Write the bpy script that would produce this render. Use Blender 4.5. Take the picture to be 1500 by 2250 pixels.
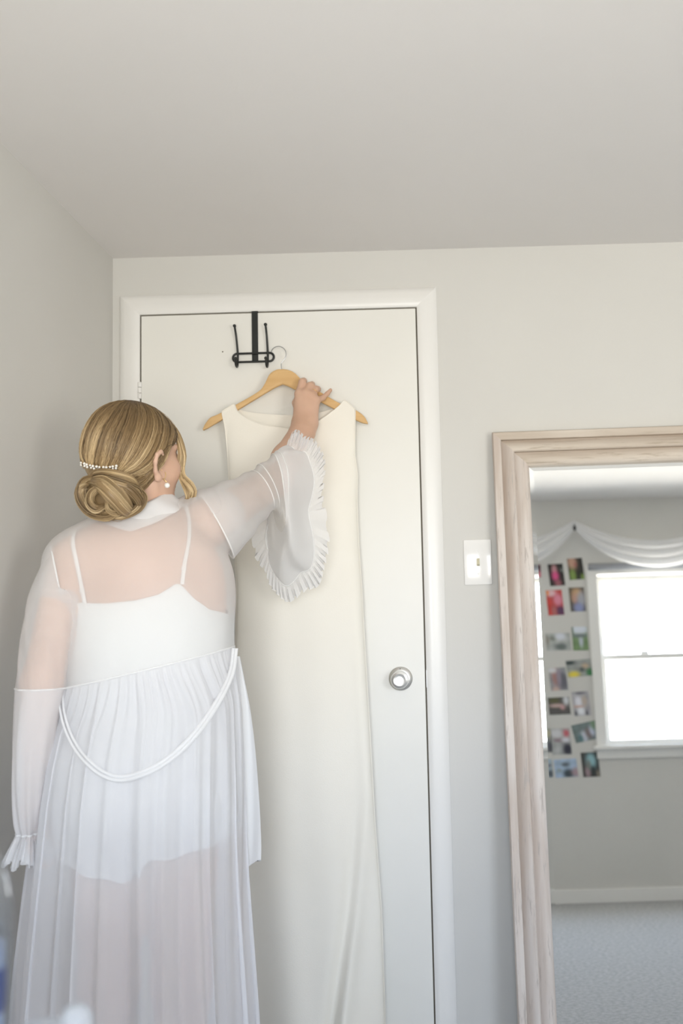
import bpy, bmesh, math, random
import numpy as np
from mathutils import Vector, Matrix
from mathutils.bvhtree import BVHTree

for _o in list(bpy.data.objects):
    bpy.data.objects.remove(_o)
S = bpy.context.scene
COL = S.collection

# ------------------------------------------------------------------ camera
F_PX, CX, CY = 2190.0, 984.0, 1125.0
PITCH, ROLL, ZC = 0.095, 0.029, 1.27
_F = np.array([0, math.cos(PITCH), math.sin(PITCH)])
_U0 = np.array([0, -math.sin(PITCH), math.cos(PITCH)])
_R = np.array([math.cos(ROLL), 0, 0]) - math.sin(ROLL) * _U0
_U = np.array([math.sin(ROLL), 0, 0]) + math.cos(ROLL) * _U0
CAMP = np.array([0, 0, ZC])
cd = bpy.data.cameras.new('camera')
cam = bpy.data.objects.new('camera', cd)
COL.objects.link(cam)
cam.matrix_world = Matrix(((_R[0], _U[0], -_F[0], 0), (_R[1], _U[1], -_F[1], 0), (_R[2], _U[2], -_F[2], ZC), (0, 0, 0, 1)))
cd.sensor_fit = 'VERTICAL'
cd.sensor_height = 36.0
cd.sensor_width = 24.0
cd.lens = F_PX / 2250 * 36.0
cd.shift_x = (750 - CX) / 2250
cd.clip_start = 0.02
cd.dof.use_dof = True
cd.dof.focus_distance = 2.5
cd.dof.aperture_fstop = 2.4
S.camera = cam

# ------------------------------------------------------------------ world, exposure
S.view_settings.view_transform = 'Standard'
S.view_settings.look = 'None'
S.view_settings.gamma = 1.0
S.view_settings.use_curve_mapping = False
S.view_settings.exposure = 0.74
W = bpy.data.worlds.new('world')
S.world = W
W.use_nodes = True
_nt = W.node_tree
_bg = _nt.nodes['Background']
_tc = _nt.nodes.new('ShaderNodeTexCoord')
_sp = _nt.nodes.new('ShaderNodeSeparateXYZ')
_rp = _nt.nodes.new('ShaderNodeValToRGB')
_nt.links.new(_tc.outputs['Generated'], _sp.inputs[0])
_mr = _nt.nodes.new('ShaderNodeMath'); _mr.operation = 'MULTIPLY_ADD'
_mr.inputs[1].default_value = 0.5; _mr.inputs[2].default_value = 0.5
_nt.links.new(_sp.outputs['Z'], _mr.inputs[0])
_nt.links.new(_mr.outputs[0], _rp.inputs[0])
_nt.links.new(_rp.outputs[0], _bg.inputs[0])
_cr = _rp.color_ramp
_cr.elements[0].position = 0.0
_cr.elements[0].color = (0.72, 0.69, 0.63, 1)          # sunlit pale ground
_cr.elements[1].position = 1.0
_cr.elements[1].color = (0.24, 0.31, 0.42, 1)          # zenith
for _p, _c in ((0.485, (0.82, 0.795, 0.735, 1)), (0.505, (0.90, 0.91, 0.90, 1)), (0.60, (0.64, 0.72, 0.85, 1)), (0.72, (0.40, 0.49, 0.63, 1))):
    _e = _cr.elements.new(_p)
    _e.color = _c
_bg.inputs[1].default_value = 15.0
S.cycles.max_bounces = 10
S.cycles.diffuse_bounces = 6
S.cycles.transparent_max_bounces = 24
S.cycles.use_denoising = True
S.cycles.sample_clamp_indirect = 12.0

# ------------------------------------------------------------------ geometry helpers
D = 2.92          # the wall with the door
YF = -0.30        # the wall with the windows
ZCEIL = 2.346


def ray(px, py):
    d = _F + _R * ((px - CX) / F_PX) - _U * ((py - CY) / F_PX)
    return d


def at(px, py, Y):
    d = ray(px, py)
    return CAMP + d * (Y / d[1])


def proj(P):
    q = np.asarray(P, float) - CAMP
    w = q @ _F
    return np.stack([CX + F_PX * (q @ _R) / w, CY - F_PX * (q @ _U) / w], -1)


def nrm(v):
    v = np.asarray(v, float)
    return v / np.linalg.norm(v)


def spline(pts, n):
    """n points along a Catmull-Rom curve through pts (any dimension)"""
    P = np.asarray(pts, float)
    P = np.vstack([2 * P[0] - P[1], P, 2 * P[-1] - P[-2]])
    m = len(P) - 3
    out = []
    for s in np.linspace(0, m, n):
        i = min(int(s), m - 1)
        t = s - i
        a, b, c, d = P[i], P[i + 1], P[i + 2], P[i + 3]
        out.append(0.5 * (2 * b + (c - a) * t + (2 * a - 5 * b + 4 * c - d) * t * t + (3 * b - a - 3 * c + d) * t ** 3))
    return np.array(out)


class MB:
    def __init__(self):
        self.v, self.f, self.c, self.n = [], [], [], 0

    def add(self, verts, faces, col=None):
        verts = np.asarray(verts, float)
        self.v.append(verts)
        b = self.n
        self.f.extend([tuple(int(i) + b for i in fc) for fc in faces])
        self.n += len(verts)
        if col is not None:
            col = np.asarray(col, float)
            if col.ndim == 1:
                col = np.repeat(col[None], len(verts), 0)
            self.c.append(col)
        return self

    def box(self, lo, hi, bev=0.0, M=None):
        lo, hi = np.array(lo, float), np.array(hi, float)
        bm = bmesh.new()
        bmesh.ops.create_cube(bm, size=1.0)
        for v in bm.verts:
            v.co = Vector(lo + (np.array(v.co) + 0.5) * (hi - lo))
        if bev > 0:
            bmesh.ops.bevel(bm, geom=bm.edges[:], offset=bev, segments=2, affect='EDGES', profile=0.6)
        return self.bm(bm, M)

    def bm(self, bm, M=None):
        bm.verts.index_update()
        vs = np.array([v.co for v in bm.verts])
        if M is not None:
            M = np.array(M)
            vs = vs @ M[:3, :3].T + M[:3, 3]
        self.add(vs, [[v.index for v in f.verts] for f in bm.faces])
        bm.free()
        return self

    def grid(self, G, closed_u=False, closed_v=False, col=None, flip=False):
        """G: (rows, cols, 3)"""
        G = np.asarray(G, float)
        r, c = G.shape[:2]
        fs = []
        for i in range(r if closed_v else r - 1):
            i2 = (i + 1) % r
            for j in range(c if closed_u else c - 1):
                j2 = (j + 1) % c
                q = (i * c + j, i * c + j2, i2 * c + j2, i2 * c + j)
                fs.append(q[::-1] if flip else q)
        self.add(G.reshape(-1, 3), fs, None if col is None else np.asarray(col, float).reshape(-1, np.asarray(col).shape[-1]))
        return self

    def tube(self, path, rad, sides=8, caps=True, col=None, flat=None):
        path = np.asarray(path, float)
        n = len(path)
        rad = np.full(n, rad) if np.isscalar(rad) else np.asarray(rad, float)
        tan = np.gradient(path, axis=0)
        tan /= np.linalg.norm(tan, axis=1)[:, None] + 1e-12
        up = np.array([0, 0, 1.0]) if abs(tan[0][2]) < 0.9 else np.array([0, 1.0, 0])
        rings = []
        nn = nrm(np.cross(tan[0], up))
        for i in range(n):
            nn = nn - tan[i] * (nn @ tan[i])
            nn = nn / (np.linalg.norm(nn) + 1e-12)
            bb = np.cross(tan[i], nn)
            a = np.linspace(0, 2 * math.pi, sides, endpoint=False)
            fl = 1.0 if flat is None else flat
            rings.append(path[i] + rad[i] * (np.cos(a)[:, None] * nn + fl * np.sin(a)[:, None] * bb))
        b = n * sides
        fs = []
        for i in range(n - 1):
            for j in range(sides):
                j2 = (j + 1) % sides
                fs.append((i * sides + j, i * sides + j2, (i + 1) * sides + j2, (i + 1) * sides + j))
        vs = np.vstack(rings)
        if caps:
            fs.append(tuple(range(sides))[::-1])
            fs.append(tuple((n - 1) * sides + j for j in range(sides)))
        if col is not None:
            col = np.asarray(col, float)
            if col.ndim == 2:
                col = np.repeat(col, sides, 0)
        self.add(vs, fs, col)
        return self

    def lathe(self, prof, c, axis, seg=32, caps=True):
        """prof: list of (radius, along-axis)"""
        axis = nrm(axis)
        u = nrm(np.cross(axis, [0, 0, 1.0] if abs(axis[2]) < 0.9 else [1.0, 0, 0]))
        w = np.cross(axis, u)
        a = np.linspace(0, 2 * math.pi, seg, endpoint=False)
        G = np.array([[np.asarray(c) + axis * h + r * (math.cos(t) * u + math.sin(t) * w) for t in a] for r, h in prof])
        b = self.n
        self.grid(G, closed_u=True)
        if caps:
            self.f.append(tuple(b + j for j in range(seg))[::-1])
            self.f.append(tuple(b + (len(prof) - 1) * seg + j for j in range(seg)))
        return self

    def ball(self, c, r, seg=16, rings=10):
        r = np.array([r, r, r] if np.isscalar(r) else r, float)
        bm = bmesh.new()
        bmesh.ops.create_uvsphere(bm, u_segments=seg, v_segments=rings, radius=1.0)
        for v in bm.verts:
            v.co = Vector(np.asarray(c) + np.array(v.co) * r)
        return self.bm(bm)

    def build(self, name, mat=None, parent=None, smooth=True, auto=None, label=None):
        vs = np.vstack(self.v) if self.v else np.zeros((0, 3))
        me = bpy.data.meshes.new(name)
        off = np.zeros(3)
        if parent is not None:
            pm = parent.matrix_basis.inverted() if parent.parent is None else None
            off = np.array(parent.location) if parent.parent is None else np.array(parent.parent.location)
        elif len(vs):
            off = np.array([(vs[:, 0].min() + vs[:, 0].max()) / 2, (vs[:, 1].min() + vs[:, 1].max()) / 2, vs[:, 2].min()])
        me.from_pydata((vs - off).tolist(), [], self.f)
        if self.c:
            ca = me.color_attributes.new('Col', 'FLOAT_COLOR', 'POINT')
            cc = np.vstack(self.c)
            if cc.shape[1] == 3:
                cc = np.hstack([cc, np.ones((len(cc), 1))])
            ca.data.foreach_set('color', cc.astype(np.float32).ravel())
        if smooth:
            me.polygons.foreach_set('use_smooth', np.ones(len(me.polygons), bool))
            if auto is not None:
                me.set_sharp_from_angle(angle=math.radians(auto))
        if mat:
            me.materials.append(mat)
        me.update()
        o = bpy.data.objects.new(name, me)
        COL.objects.link(o)
        if parent is not None:
            o.parent = parent
        else:
            o.location = off
        if label:
            o['label'] = label
        return o


def tag(o, label=None, cat=None, group=None, kind=None):
    if label: o['label'] = label
    if cat: o['category'] = cat
    if group: o['group'] = group
    if kind: o['kind'] = kind
    return o


def empty(name, loc, label=None, cat=None, group=None, kind=None):
    o = bpy.data.objects.new(name, None)
    o.empty_display_size = 0.05
    o.location = Vector([float(x) for x in loc])
    COL.objects.link(o)
    return tag(o, label, cat, group, kind)


# ------------------------------------------------------------------ materials
def principled(name, color, rough=0.5, metal=0.0, spec=0.5, **kw):
    m = bpy.data.materials.new(name)
    m.use_nodes = True
    b = m.node_tree.nodes['Principled BSDF']
    b.inputs['Base Color'].default_value = (*color, 1)
    b.inputs['Roughness'].default_value = rough
    b.inputs['Metallic'].default_value = metal
    b.inputs['Specular IOR Level'].default_value = spec
    for k, v in kw.items():
        b.inputs[k].default_value = v
    return m


def noise_color(m, c1, c2, scale=5.0, detail=4.0, mapping=(1, 1, 1), bump=0.0, bscale=None, lo=0.35, hi=0.65, coord='Object'):
    nt = m.node_tree
    b = nt.nodes['Principled BSDF']
    tc = nt.nodes.new('ShaderNodeTexCoord')
    mp = nt.nodes.new('ShaderNodeMapping')
    mp.inputs['Scale'].default_value = mapping
    nz = nt.nodes.new('ShaderNodeTexNoise')
    nz.inputs['Scale'].default_value = scale
    nz.inputs['Detail'].default_value = detail
    rp = nt.nodes.new('ShaderNodeValToRGB')
    rp.color_ramp.elements[0].position = lo
    rp.color_ramp.elements[1].position = hi
    rp.color_ramp.elements[0].color = (*c1, 1)
    rp.color_ramp.elements[1].color = (*c2, 1)
    L = nt.links.new
    L(tc.outputs[coord], mp.inputs[0]); L(mp.outputs[0], nz.inputs['Vector'])
    L(nz.outputs['Fac'], rp.inputs[0]); L(rp.outputs[0], b.inputs['Base Color'])
    if bump:
        n2 = nt.nodes.new('ShaderNodeTexNoise')
        n2.inputs['Scale'].default_value = bscale or scale
        n2.inputs['Detail'].default_value = 6
        L(mp.outputs[0], n2.inputs['Vector'])
        bp = nt.nodes.new('ShaderNodeBump')
        bp.inputs['Strength'].default_value = bump
        bp.inputs['Distance'].default_value = 0.01
        L(n2.outputs['Fac'], bp.inputs['Height']); L(bp.outputs[0], b.inputs['Normal'])
    return m


def sheer(name, color, alpha, trans=0.45, edge=0.25):
    """thin white woven fabric: holes between the threads (transparent) and threads that scatter both ways"""
    m = bpy.data.materials.new(name)
    m.use_nodes = True
    nt = m.node_tree
    nt.nodes.clear()
    L = nt.links.new
    out = nt.nodes.new('ShaderNodeOutputMaterial')
    df = nt.nodes.new('ShaderNodeBsdfDiffuse')
    tl = nt.nodes.new('ShaderNodeBsdfTranslucent')
    tr = nt.nodes.new('ShaderNodeBsdfTransparent')
    df.inputs[0].default_value = (*color, 1)
    tl.inputs[0].default_value = (*color, 1)
    mx = nt.nodes.new('ShaderNodeMixShader'); mx.inputs[0].default_value = trans
    L(df.outputs[0], mx.inputs[1]); L(tl.outputs[0], mx.inputs[2])
    m2 = nt.nodes.new('ShaderNodeMixShader')
    if alpha < 1:
        if edge > 0:   # a weave seen edge-on closes its holes
            lw = nt.nodes.new('ShaderNodeLayerWeight'); lw.inputs[0].default_value = 0.35
            ma = nt.nodes.new('ShaderNodeMath'); ma.operation = 'MULTIPLY_ADD'
            ma.inputs[1].default_value = edge; ma.inputs[2].default_value = alpha
            ma.use_clamp = True
            L(lw.outputs['Facing'], ma.inputs[0]); L(ma.outputs[0], m2.inputs[0])
        else:
            m2.inputs[0].default_value = alpha
        L(tr.outputs[0], m2.inputs[1]); L(mx.outputs[0], m2.inputs[2])
        L(m2.outputs[0], out.inputs[0])
    else:
        L(mx.outputs[0], out.inputs[0])
    return m


def vcol_mat(name, rough=0.5, spec=0.4, aniso=0.0):
    m = principled(name, (1, 1, 1), rough, spec=spec)
    nt = m.node_tree
    a = nt.nodes.new('ShaderNodeAttribute'); a.attribute_name = 'Col'
    nt.links.new(a.outputs['Color'], nt.nodes['Principled BSDF'].inputs['Base Color'])
    return m


M_wall = noise_color(principled('wall_paint', (.6, .58, .54), .75, spec=.25), (.645, .635, .605), (.67, .66, .63), scale=1.5, bump=.02, bscale=180)
M_ceil = noise_color(principled('ceiling_paint', (.7, .68, .65), .85, spec=.2), (.765, .745, .725), (.79, .77, .75), scale=1.0, bump=.03, bscale=140)
M_door = noise_color(principled('door_paint', (.8, .79, .75), .42, spec=.4), (.80, .79, .745), (.825, .815, .775), scale=2.0, bump=.01, bscale=40)
M_trim = principled('trim_paint', (.83, .82, .795), .32, spec=.5)
M_white = principled('white_paint', (.84, .85, .86), .4)
M_gap = principled('gap_shadow_wood', (.16, .14, .11), .9)
M_carpet = noise_color(principled('carpet', (.3, .3, .3), .95, spec=.1), (.40, .405, .41), (.54, .545, .55), scale=60, detail=8, bump=.6, bscale=220)
M_black = principled('black_metal', (.012, .014, .013), .38, metal=.0, spec=.5)
M_chrome = principled('satin_chrome', (.84, .84, .82), .30, metal=1.0)
M_wire = principled('hanger_wire', (.62, .63, .65), .25, metal=1.0)
M_plate = principled('switch_plate', (.86, .85, .83), .12, spec=.6)
M_toggle = principled('toggle_ivory', (.62, .58, .42), .35)
M_gold = principled('gold', (.83, .58, .28), .22, metal=1.0)
M_pearl = principled('pearl', (.86, .83, .77), .18, spec=.7)
M_skin = noise_color(principled('skin', (.66, .43, .31), .5, spec=.35), (.61, .385, .275), (.69, .455, .34), scale=9, detail=3, bump=.05, bscale=90)
M_skin.node_tree.nodes['Principled BSDF'].inputs['Subsurface Weight'].default_value = .08
M_skin.node_tree.nodes['Principled BSDF'].inputs['Subsurface Radius'].default_value = (.01, .004, .002)
M_robe = sheer('chiffon', (.87, .87, .87), .45, .28, .35)
M_skirt = sheer('chiffon_skirt', (.86, .86, .88), .67, .30, .30)
M_robe2 = sheer('chiffon_double', (.88, .88, .89), .76, .26, .2)
M_tulle = sheer('tulle', (.92, .92, .93), .64, .28, .3)
M_collar = sheer('chiffon_folded', (.88, .88, .88), .90, .25, 0.1)
M_seam = sheer('seam', (.94, .94, .93), .88, .3, 0)
M_slip = principled('slip_satin', (.80, .795, .775), .6, spec=.25)
M_dress = noise_color(principled('ivory_crepe', (.86, .82, .72), .8, spec=.15), (.865, .83, .75), (.885, .855, .78), scale=3, bump=.05, bscale=320)
M_hair = vcol_mat('hair', .42, .45)
M_mirror = principled('mirror_silver', (.93, .95, .95), .0, metal=1.0)
M_photo = vcol_mat('photo_print', .35, .4)
M_shade = principled('grey_shade', (.30, .31, .33), .8)
M_lawn = noise_color(principled('lawn', (.1, .15, .04), .95), (.27, .265, .20), (.36, .345, .27), scale=2)
M_leaf = noise_color(principled('leaf', (.1, .15, .04), .8), (.05, .09, .02), (.20, .27, .08), scale=4)


def glass_mat(name, tint=(1, 1, 1), refl=.06, clear=.94):
    m = bpy.data.materials.new(name)
    m.use_nodes = True
    nt = m.node_tree
    nt.nodes.clear()
    out = nt.nodes.new('ShaderNodeOutputMaterial')
    tr = nt.nodes.new('ShaderNodeBsdfTransparent'); tr.inputs[0].default_value = (*[clear * t for t in tint], 1)
    gl = nt.nodes.new('ShaderNodeBsdfGlossy'); gl.inputs['Roughness'].default_value = .02
    mx = nt.nodes.new('ShaderNodeMixShader'); mx.inputs[0].default_value = refl
    nt.links.new(tr.outputs[0], mx.inputs[1]); nt.links.new(gl.outputs[0], mx.inputs[2]); nt.links.new(mx.outputs[0], out.inputs[0])
    return m


M_glass = glass_mat('window_glass')
M_plastic = glass_mat('clear_plastic', (.93, .96, 1), .30, .80)


def wood_mat(name, axis, c1, c2, c3, rough=.7, stretch=14.0, scale=9.0, bump=.25):
    """grain running along the local axis 0/1/2"""
    m = principled(name, c2, rough, spec=.25)
    nt = m.node_tree
    L = nt.links.new
    b = nt.nodes['Principled BSDF']
    tc = nt.nodes.new('ShaderNodeTexCoord')
    mp = nt.nodes.new('ShaderNodeMapping')
    sc = [stretch] * 3
    sc[axis] = 1.0
    mp.inputs['Scale'].default_value = sc
    L(tc.outputs['Object'], mp.inputs[0])
    n1 = nt.nodes.new('ShaderNodeTexNoise'); n1.inputs['Scale'].default_value = scale * .35; n1.inputs['Detail'].default_value = 5
    n2 = nt.nodes.new('ShaderNodeTexNoise'); n2.inputs['Scale'].default_value = scale * 1.3; n2.inputs['Detail'].default_value = 8
    n2.inputs['Roughness'].default_value = .65
    for n in (n1, n2): L(mp.outputs[0], n.inputs['Vector'])
    r1 = nt.nodes.new('ShaderNodeValToRGB')
    r1.color_ramp.elements[0].position = .33; r1.color_ramp.elements[0].color = (*c1, 1)
    r1.color_ramp.elements[1].position = .62; r1.color_ramp.elements[1].color = (*c2, 1)
    L(n1.outputs['Fac'], r1.inputs[0])
    r2 = nt.nodes.new('ShaderNodeValToRGB')
    r2.color_ramp.elements[0].position = .36; r2.color_ramp.elements[0].color = (1, 1, 1, 1)
    r2.color_ramp.elements[1].position = .44; r2.color_ramp.elements[1].color = (0, 0, 0, 1)
    L(n2.outputs['Fac'], r2.inputs[0])
    mx = nt.nodes.new('ShaderNodeMix'); mx.data_type = 'RGBA'
    L(r2.outputs[0], mx.inputs[0]); L(r1.outputs[0], mx.inputs[6]); mx.inputs[7].default_value = (*c3, 1)
    if 'whitewashed' in name:      # brown shading painted into the grooves of the moulding
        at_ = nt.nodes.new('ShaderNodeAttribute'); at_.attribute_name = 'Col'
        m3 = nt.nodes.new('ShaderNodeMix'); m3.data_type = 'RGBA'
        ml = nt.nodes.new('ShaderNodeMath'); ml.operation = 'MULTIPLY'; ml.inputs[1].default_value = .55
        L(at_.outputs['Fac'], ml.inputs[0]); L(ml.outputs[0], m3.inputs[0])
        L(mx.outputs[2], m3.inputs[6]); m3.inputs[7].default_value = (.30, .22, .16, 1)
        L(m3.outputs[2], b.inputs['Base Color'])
    else:
        L(mx.outputs[2], b.inputs['Base Color'])
    bp = nt.nodes.new('ShaderNodeBump'); bp.inputs['Strength'].default_value = bump; bp.inputs['Distance'].default_value = .002
    L(n2.outputs['Fac'], bp.inputs['Height']); L(bp.outputs[0], b.inputs['Normal'])
    return m


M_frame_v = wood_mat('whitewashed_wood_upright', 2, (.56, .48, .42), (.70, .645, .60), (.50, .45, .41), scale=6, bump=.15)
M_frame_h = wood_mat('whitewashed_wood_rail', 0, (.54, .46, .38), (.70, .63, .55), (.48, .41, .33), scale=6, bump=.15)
M_hang = wood_mat('hanger_wood', 0, (.66, .42, .19), (.72, .48, .23), (.62, .39, .17), rough=.4, stretch=20, scale=6, bump=.05)

# ================================================================== THE ROOM
XL = at(247.5, 750, D)[0]
XR = 2.35
ZW0, ZW1 = 0.862, 1.872                      # window opening heights
WIN = [(0.890, 1.775), (-0.60, 0.285)]       # window openings in X

# wall with the door: plain slab behind the door and casing
DOOR_L, DOOR_R, DOOR_T = at(313, 700, D)[0], at(912.5, 690, D)[0], at(620, 688.5, D)[2]
tag(MB().box((XL - .1, D, 0), (XR + .1, D + .12, ZCEIL + .1)).build('wall_back', M_wall, smooth=False), kind='structure')
tag(MB().box((XL - .12, YF - .15, 0), (XL, D, ZCEIL + .1)).build('wall_left', M_wall, smooth=False), kind='structure')
tag(MB().box((XR, YF - .15, 0), (XR + .12, D, ZCEIL + .1)).build('wall_right', M_wall, smooth=False), kind='structure')
tag(MB().box((XL - .12, YF - .15, ZCEIL), (XR + .12, D + .12, ZCEIL + .12)).build('ceiling', M_ceil, smooth=False), kind='structure')
tag(MB().box((XL - .12, YF - .15, -.1), (XR + .12, D + .12, 0)).build('floor', M_carpet, smooth=False), kind='structure')
wf = MB()
xs = [XL - .12] + sorted([x for w in WIN for x in w]) + [XR + .12]
for i in range(0, len(xs), 2):
    wf.box((xs[i], YF - .15, 0), (xs[i + 1], YF, ZCEIL))
for a, b in WIN:
    wf.box((a, YF - .15, 0), (b, YF, ZW0))
    wf.box((a, YF - .15, ZW1), (b, YF, ZCEIL))
tag(wf.build('wall_front', M_wall, smooth=False), kind='structure')
for nm, lo, hi in (('baseboard_front', (XL, YF, 0), (XR, YF + .014, .075)), ('baseboard_left', (XL, YF, 0), (XL + .014, D, .075)),
                   ('baseboard_right', (XR - .014, YF, 0), (XR, D, .075))):
    tag(MB().box(lo, hi, .003).build(nm, M_trim, smooth=False), kind='structure')
CAS_R = at(957.5, 640, D)[0]
CAS_L = at(261.5, 655, D)[0]
tag(MB().box((CAS_R, D - .014, 0), (XR, D, .075), .003).build('baseboard_back', M_trim, smooth=False), kind='structure')

# windows: casing, sashes, panes, sill
for k, (a, b) in enumerate(WIN):
    w = empty('window_%d' % (k + 1), ((a + b) / 2, YF, ZW0), kind='structure')
    f = MB()
    c = .062
    f.box((a - c, YF, ZW0 - .0), (a, YF + .018, ZW1), .003)
    f.box((b, YF, ZW0), (b + c, YF + .018, ZW1), .003)
    f.box((a - c, YF, ZW1), (b + c, YF + .018, ZW1 + c), .003)
    f.build('casing', M_trim, w, smooth=False)
    MB().box((a - c - .02, YF - .02, ZW0 - .022), (b + c + .02, YF + .045, ZW0), .004).build('sill', M_trim, w, smooth=False)
    MB().box((a - c, YF, ZW0 - .075), (b + c, YF + .014, ZW0 - .022), .003).build('apron', M_trim, w, smooth=False)
    zm = (ZW0 + ZW1) / 2 + .008
    for nm, z0, z1, yy in (('upper_sash', zm - .012, ZW1, YF - .075), ('lower_sash', ZW0, zm + .018, YF - .045)):
        s = MB()
        t = .032
        s.box((a, yy - .03, z0), (a + t, yy, z1)); s.box((b - t, yy - .03, z0), (b, yy, z1))
        s.box((a + t, yy - .03, z0), (b - t, yy, z0 + t)); s.box((a + t, yy - .03, z1 - t), (b - t, yy, z1))
        so = s.build(nm, M_trim, w, smooth=False)
        MB().box((a + t, yy - .018, z0 + t), (b - t, yy - .014, z1 - t)).build('pane', M_glass, so, smooth=False)
    for fx in (.3, .7):
        MB().box((a + (b - a) * fx - .025, YF - .046, zm + .016), (a + (b - a) * fx + .025, YF - .022, zm + .034), .006).build('sash_lock', M_trim, w, smooth=False)
    # daylight portal of this opening
    pl = bpy.data.lights.new('daylight_portal', 'AREA')
    pl.shape = 'RECTANGLE'; pl.size = b - a; pl.size_y = ZW1 - ZW0
    pl.cycles.is_portal = True
    po = bpy.data.objects.new('daylight_portal', pl)
    COL.objects.link(po)
    po.location = ((a + b) / 2, YF - .14, (ZW0 + ZW1) / 2)
    po.rotation_euler = (math.radians(90), 0, 0)   # -Z looks towards +Y

# door, casing
door = empty('door_1', ((DOOR_L + DOOR_R) / 2, D, 0.01), kind='structure')
MB().box((DOOR_L, D - .012, .012), (DOOR_R, D, DOOR_T), .0015).build('door_slab', M_door, door, smooth=False)
GAP = .0045
JL, JR, JT = DOOR_L - GAP, DOOR_R + GAP, DOOR_T + GAP
MB().box((JL - .004, D - .004, .0), (JR + .004, D - .0005, JT + .004)).build('jamb_shadow', M_gap, door, smooth=False)
tr = empty('trim_1', ((JL + JR) / 2, D, 0), kind='structure')
prof = [(0, 0), (0, -.0125), (.006, -.0165), (.016, -.019), (.03, -.0185), (.043, -.0145), (.0575, -.010), (.0595, -.008), (.0595, 0)]   # (outward, y)
cw = .0595
def casing(name, P0, P1, out, m0, m1):
    """profile swept P0->P1, mitred at either end by m0/m1 along the run"""
    P0, P1, out = np.array(P0), np.array(P1), np.array(out)
    run = nrm(P1 - P0)
    rows = []
    for P, m in ((P0, m0), (P1, m1)):
        rows.append([P + out * o + run * (o * m) + np.array([0, D + y - P[1], 0]) for o, y in prof])
    g = MB().grid(np.array(rows))
    return g.build(name, M_trim, tr, smooth=True, auto=30)
# the casing of the photograph is a little wider on its outside corner towards the hinge
casing('casing_upright', (JL, D, 0), (JL, D, JT), (-1, 0, 0), 0, 1)
casing('casing_upright', (JR, D, 0), (JR, D, JT), (1, 0, 0), 0, 1)
casing('casing_head', (JL, D, JT), (JR, D, JT), (0, 0, 1), -1, 1)

# knob
kc = at(880, 1491, D - .012)
kn = MB().lathe([(.0345, 0), (.0345, .003), (.031, .007), (.024, .0095), (.016, .011), (.0125, .014), (.0125, .03), (.016, .036), (.0235, .045),
                 (.0255, .054), (.0235, .060), (.017, .0625), (.0105, .0605), (.0095, .0605), (.0085, .063), (.0, .0635)], kc, (0, -1, 0), 48, caps=False).build('door_knob', M_chrome, door, auto=35, label='satin chrome round knob on its rosette')
MB().ball(kc + np.array([-.0005, -.0065, .0265]), (.0035, .002, .0035), 12, 8).build('release_hole', M_black, kn)
# hinge and strike plate
hp = at(310.5, 858, D)
h = MB()
for i in range(3):
    z0 = hp[2] + .022 - i * .017
    h.lathe([(.0052, 0), (.0058, .001), (.0058, .0145), (.0052, .0155)], (hp[0], D - .016, z0 - .016), (0, 0, 1), 14)
h.build('hinge', M_trim, door, auto=40)
sp_ = at(933.5, 1489, D)
MB().box((JR - .001, D - .0135, sp_[2] - .027), (JR + .0045, D - .0115, sp_[2] + .023), .0006).build('strike_plate', M_white, tr, smooth=False)
nh = at(489, 773, D - .012)
MB().lathe([(.0022, .0), (.0018, .0006)], nh, (0, -1, 0), 10).build('nail_hole', M_gap, door)

# ------------------------------------------------------------------ light switch
a0, a1 = at(1017.5, 1186, D), at(1081.5, 1285, D)
sc_ = (a0 + a1) / 2
sw = empty('light_switch', (sc_[0], D, a1[2]), 'white toggle light switch plate on the wall between door and mirror', 'switch')
MB().box((sc_[0] - .0405, D - .006, sc_[2] - .066), (sc_[0] + .0405, D, sc_[2] + .066), .003).build('switch_plate', M_plate, sw, smooth=True, auto=40)
tg = MB()
Mt = Matrix.Translation((sc_[0] + .0005, D - .006, sc_[2] - .002)) @ Matrix.Rotation(math.radians(-25), 4, 'X')
tg.box((-.0045, -.011, -.010), (.0045, .002, .010), .002, Mt)
tg.build('toggle', M_toggle, sw, auto=40)
for dz in (.03, -.034):
    MB().lathe([(.0028, 0), (.0028, .0008), (.0018, .0014)], (sc_[0], D - .006, sc_[2] + dz), (0, -1, 0), 12).build('screw', M_plate, sw)

# ------------------------------------------------------------------ leaning mirror
ALPHA = math.radians(3.9)
MTL = at(1080.5, 951.5, D - .033)           # top outer corner of the frame
MW, MH = .78, 1.98
e_up = np.array([0, math.sin(ALPHA), math.cos(ALPHA)])   # along the mirror upwards (top leans to the wall)
e_x = np.array([1.0, 0, 0])
rz = math.radians(.42)
e_n = np.array([0, -math.cos(ALPHA), math.sin(ALPHA)])   # front normal
e_x, e_up = math.cos(rz) * e_x + math.sin(rz) * e_up, math.cos(rz) * e_up - math.sin(rz) * e_x
MH = (MTL[2] - .012) / e_up[2]
mo = empty('floor_mirror', (MTL[0] + MW / 2, D - .12, 0), 'tall floor mirror in a whitewashed wooden frame leaning against the wall', 'mirror')
fprof = [(0, -.022), (0, .008), (.003, .012), (.022, .0135), (.0245, .012), (.0255, .001), (.031, .002), (.041, .0105), (.051, .0165), (.058, .0175), (.0615, .014), (.0625, .003), (.067, .003),
         (.076, .0085), (.086, .011), (.095, .0095), (.101, .004), (.1035, -.001), (.1035, -.010)]
FW = .1035


def mpt(x, z, n):    # x from left, z downwards from the top, n out of the face
    return MTL + e_x * x - e_up * z + e_n * n


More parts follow.
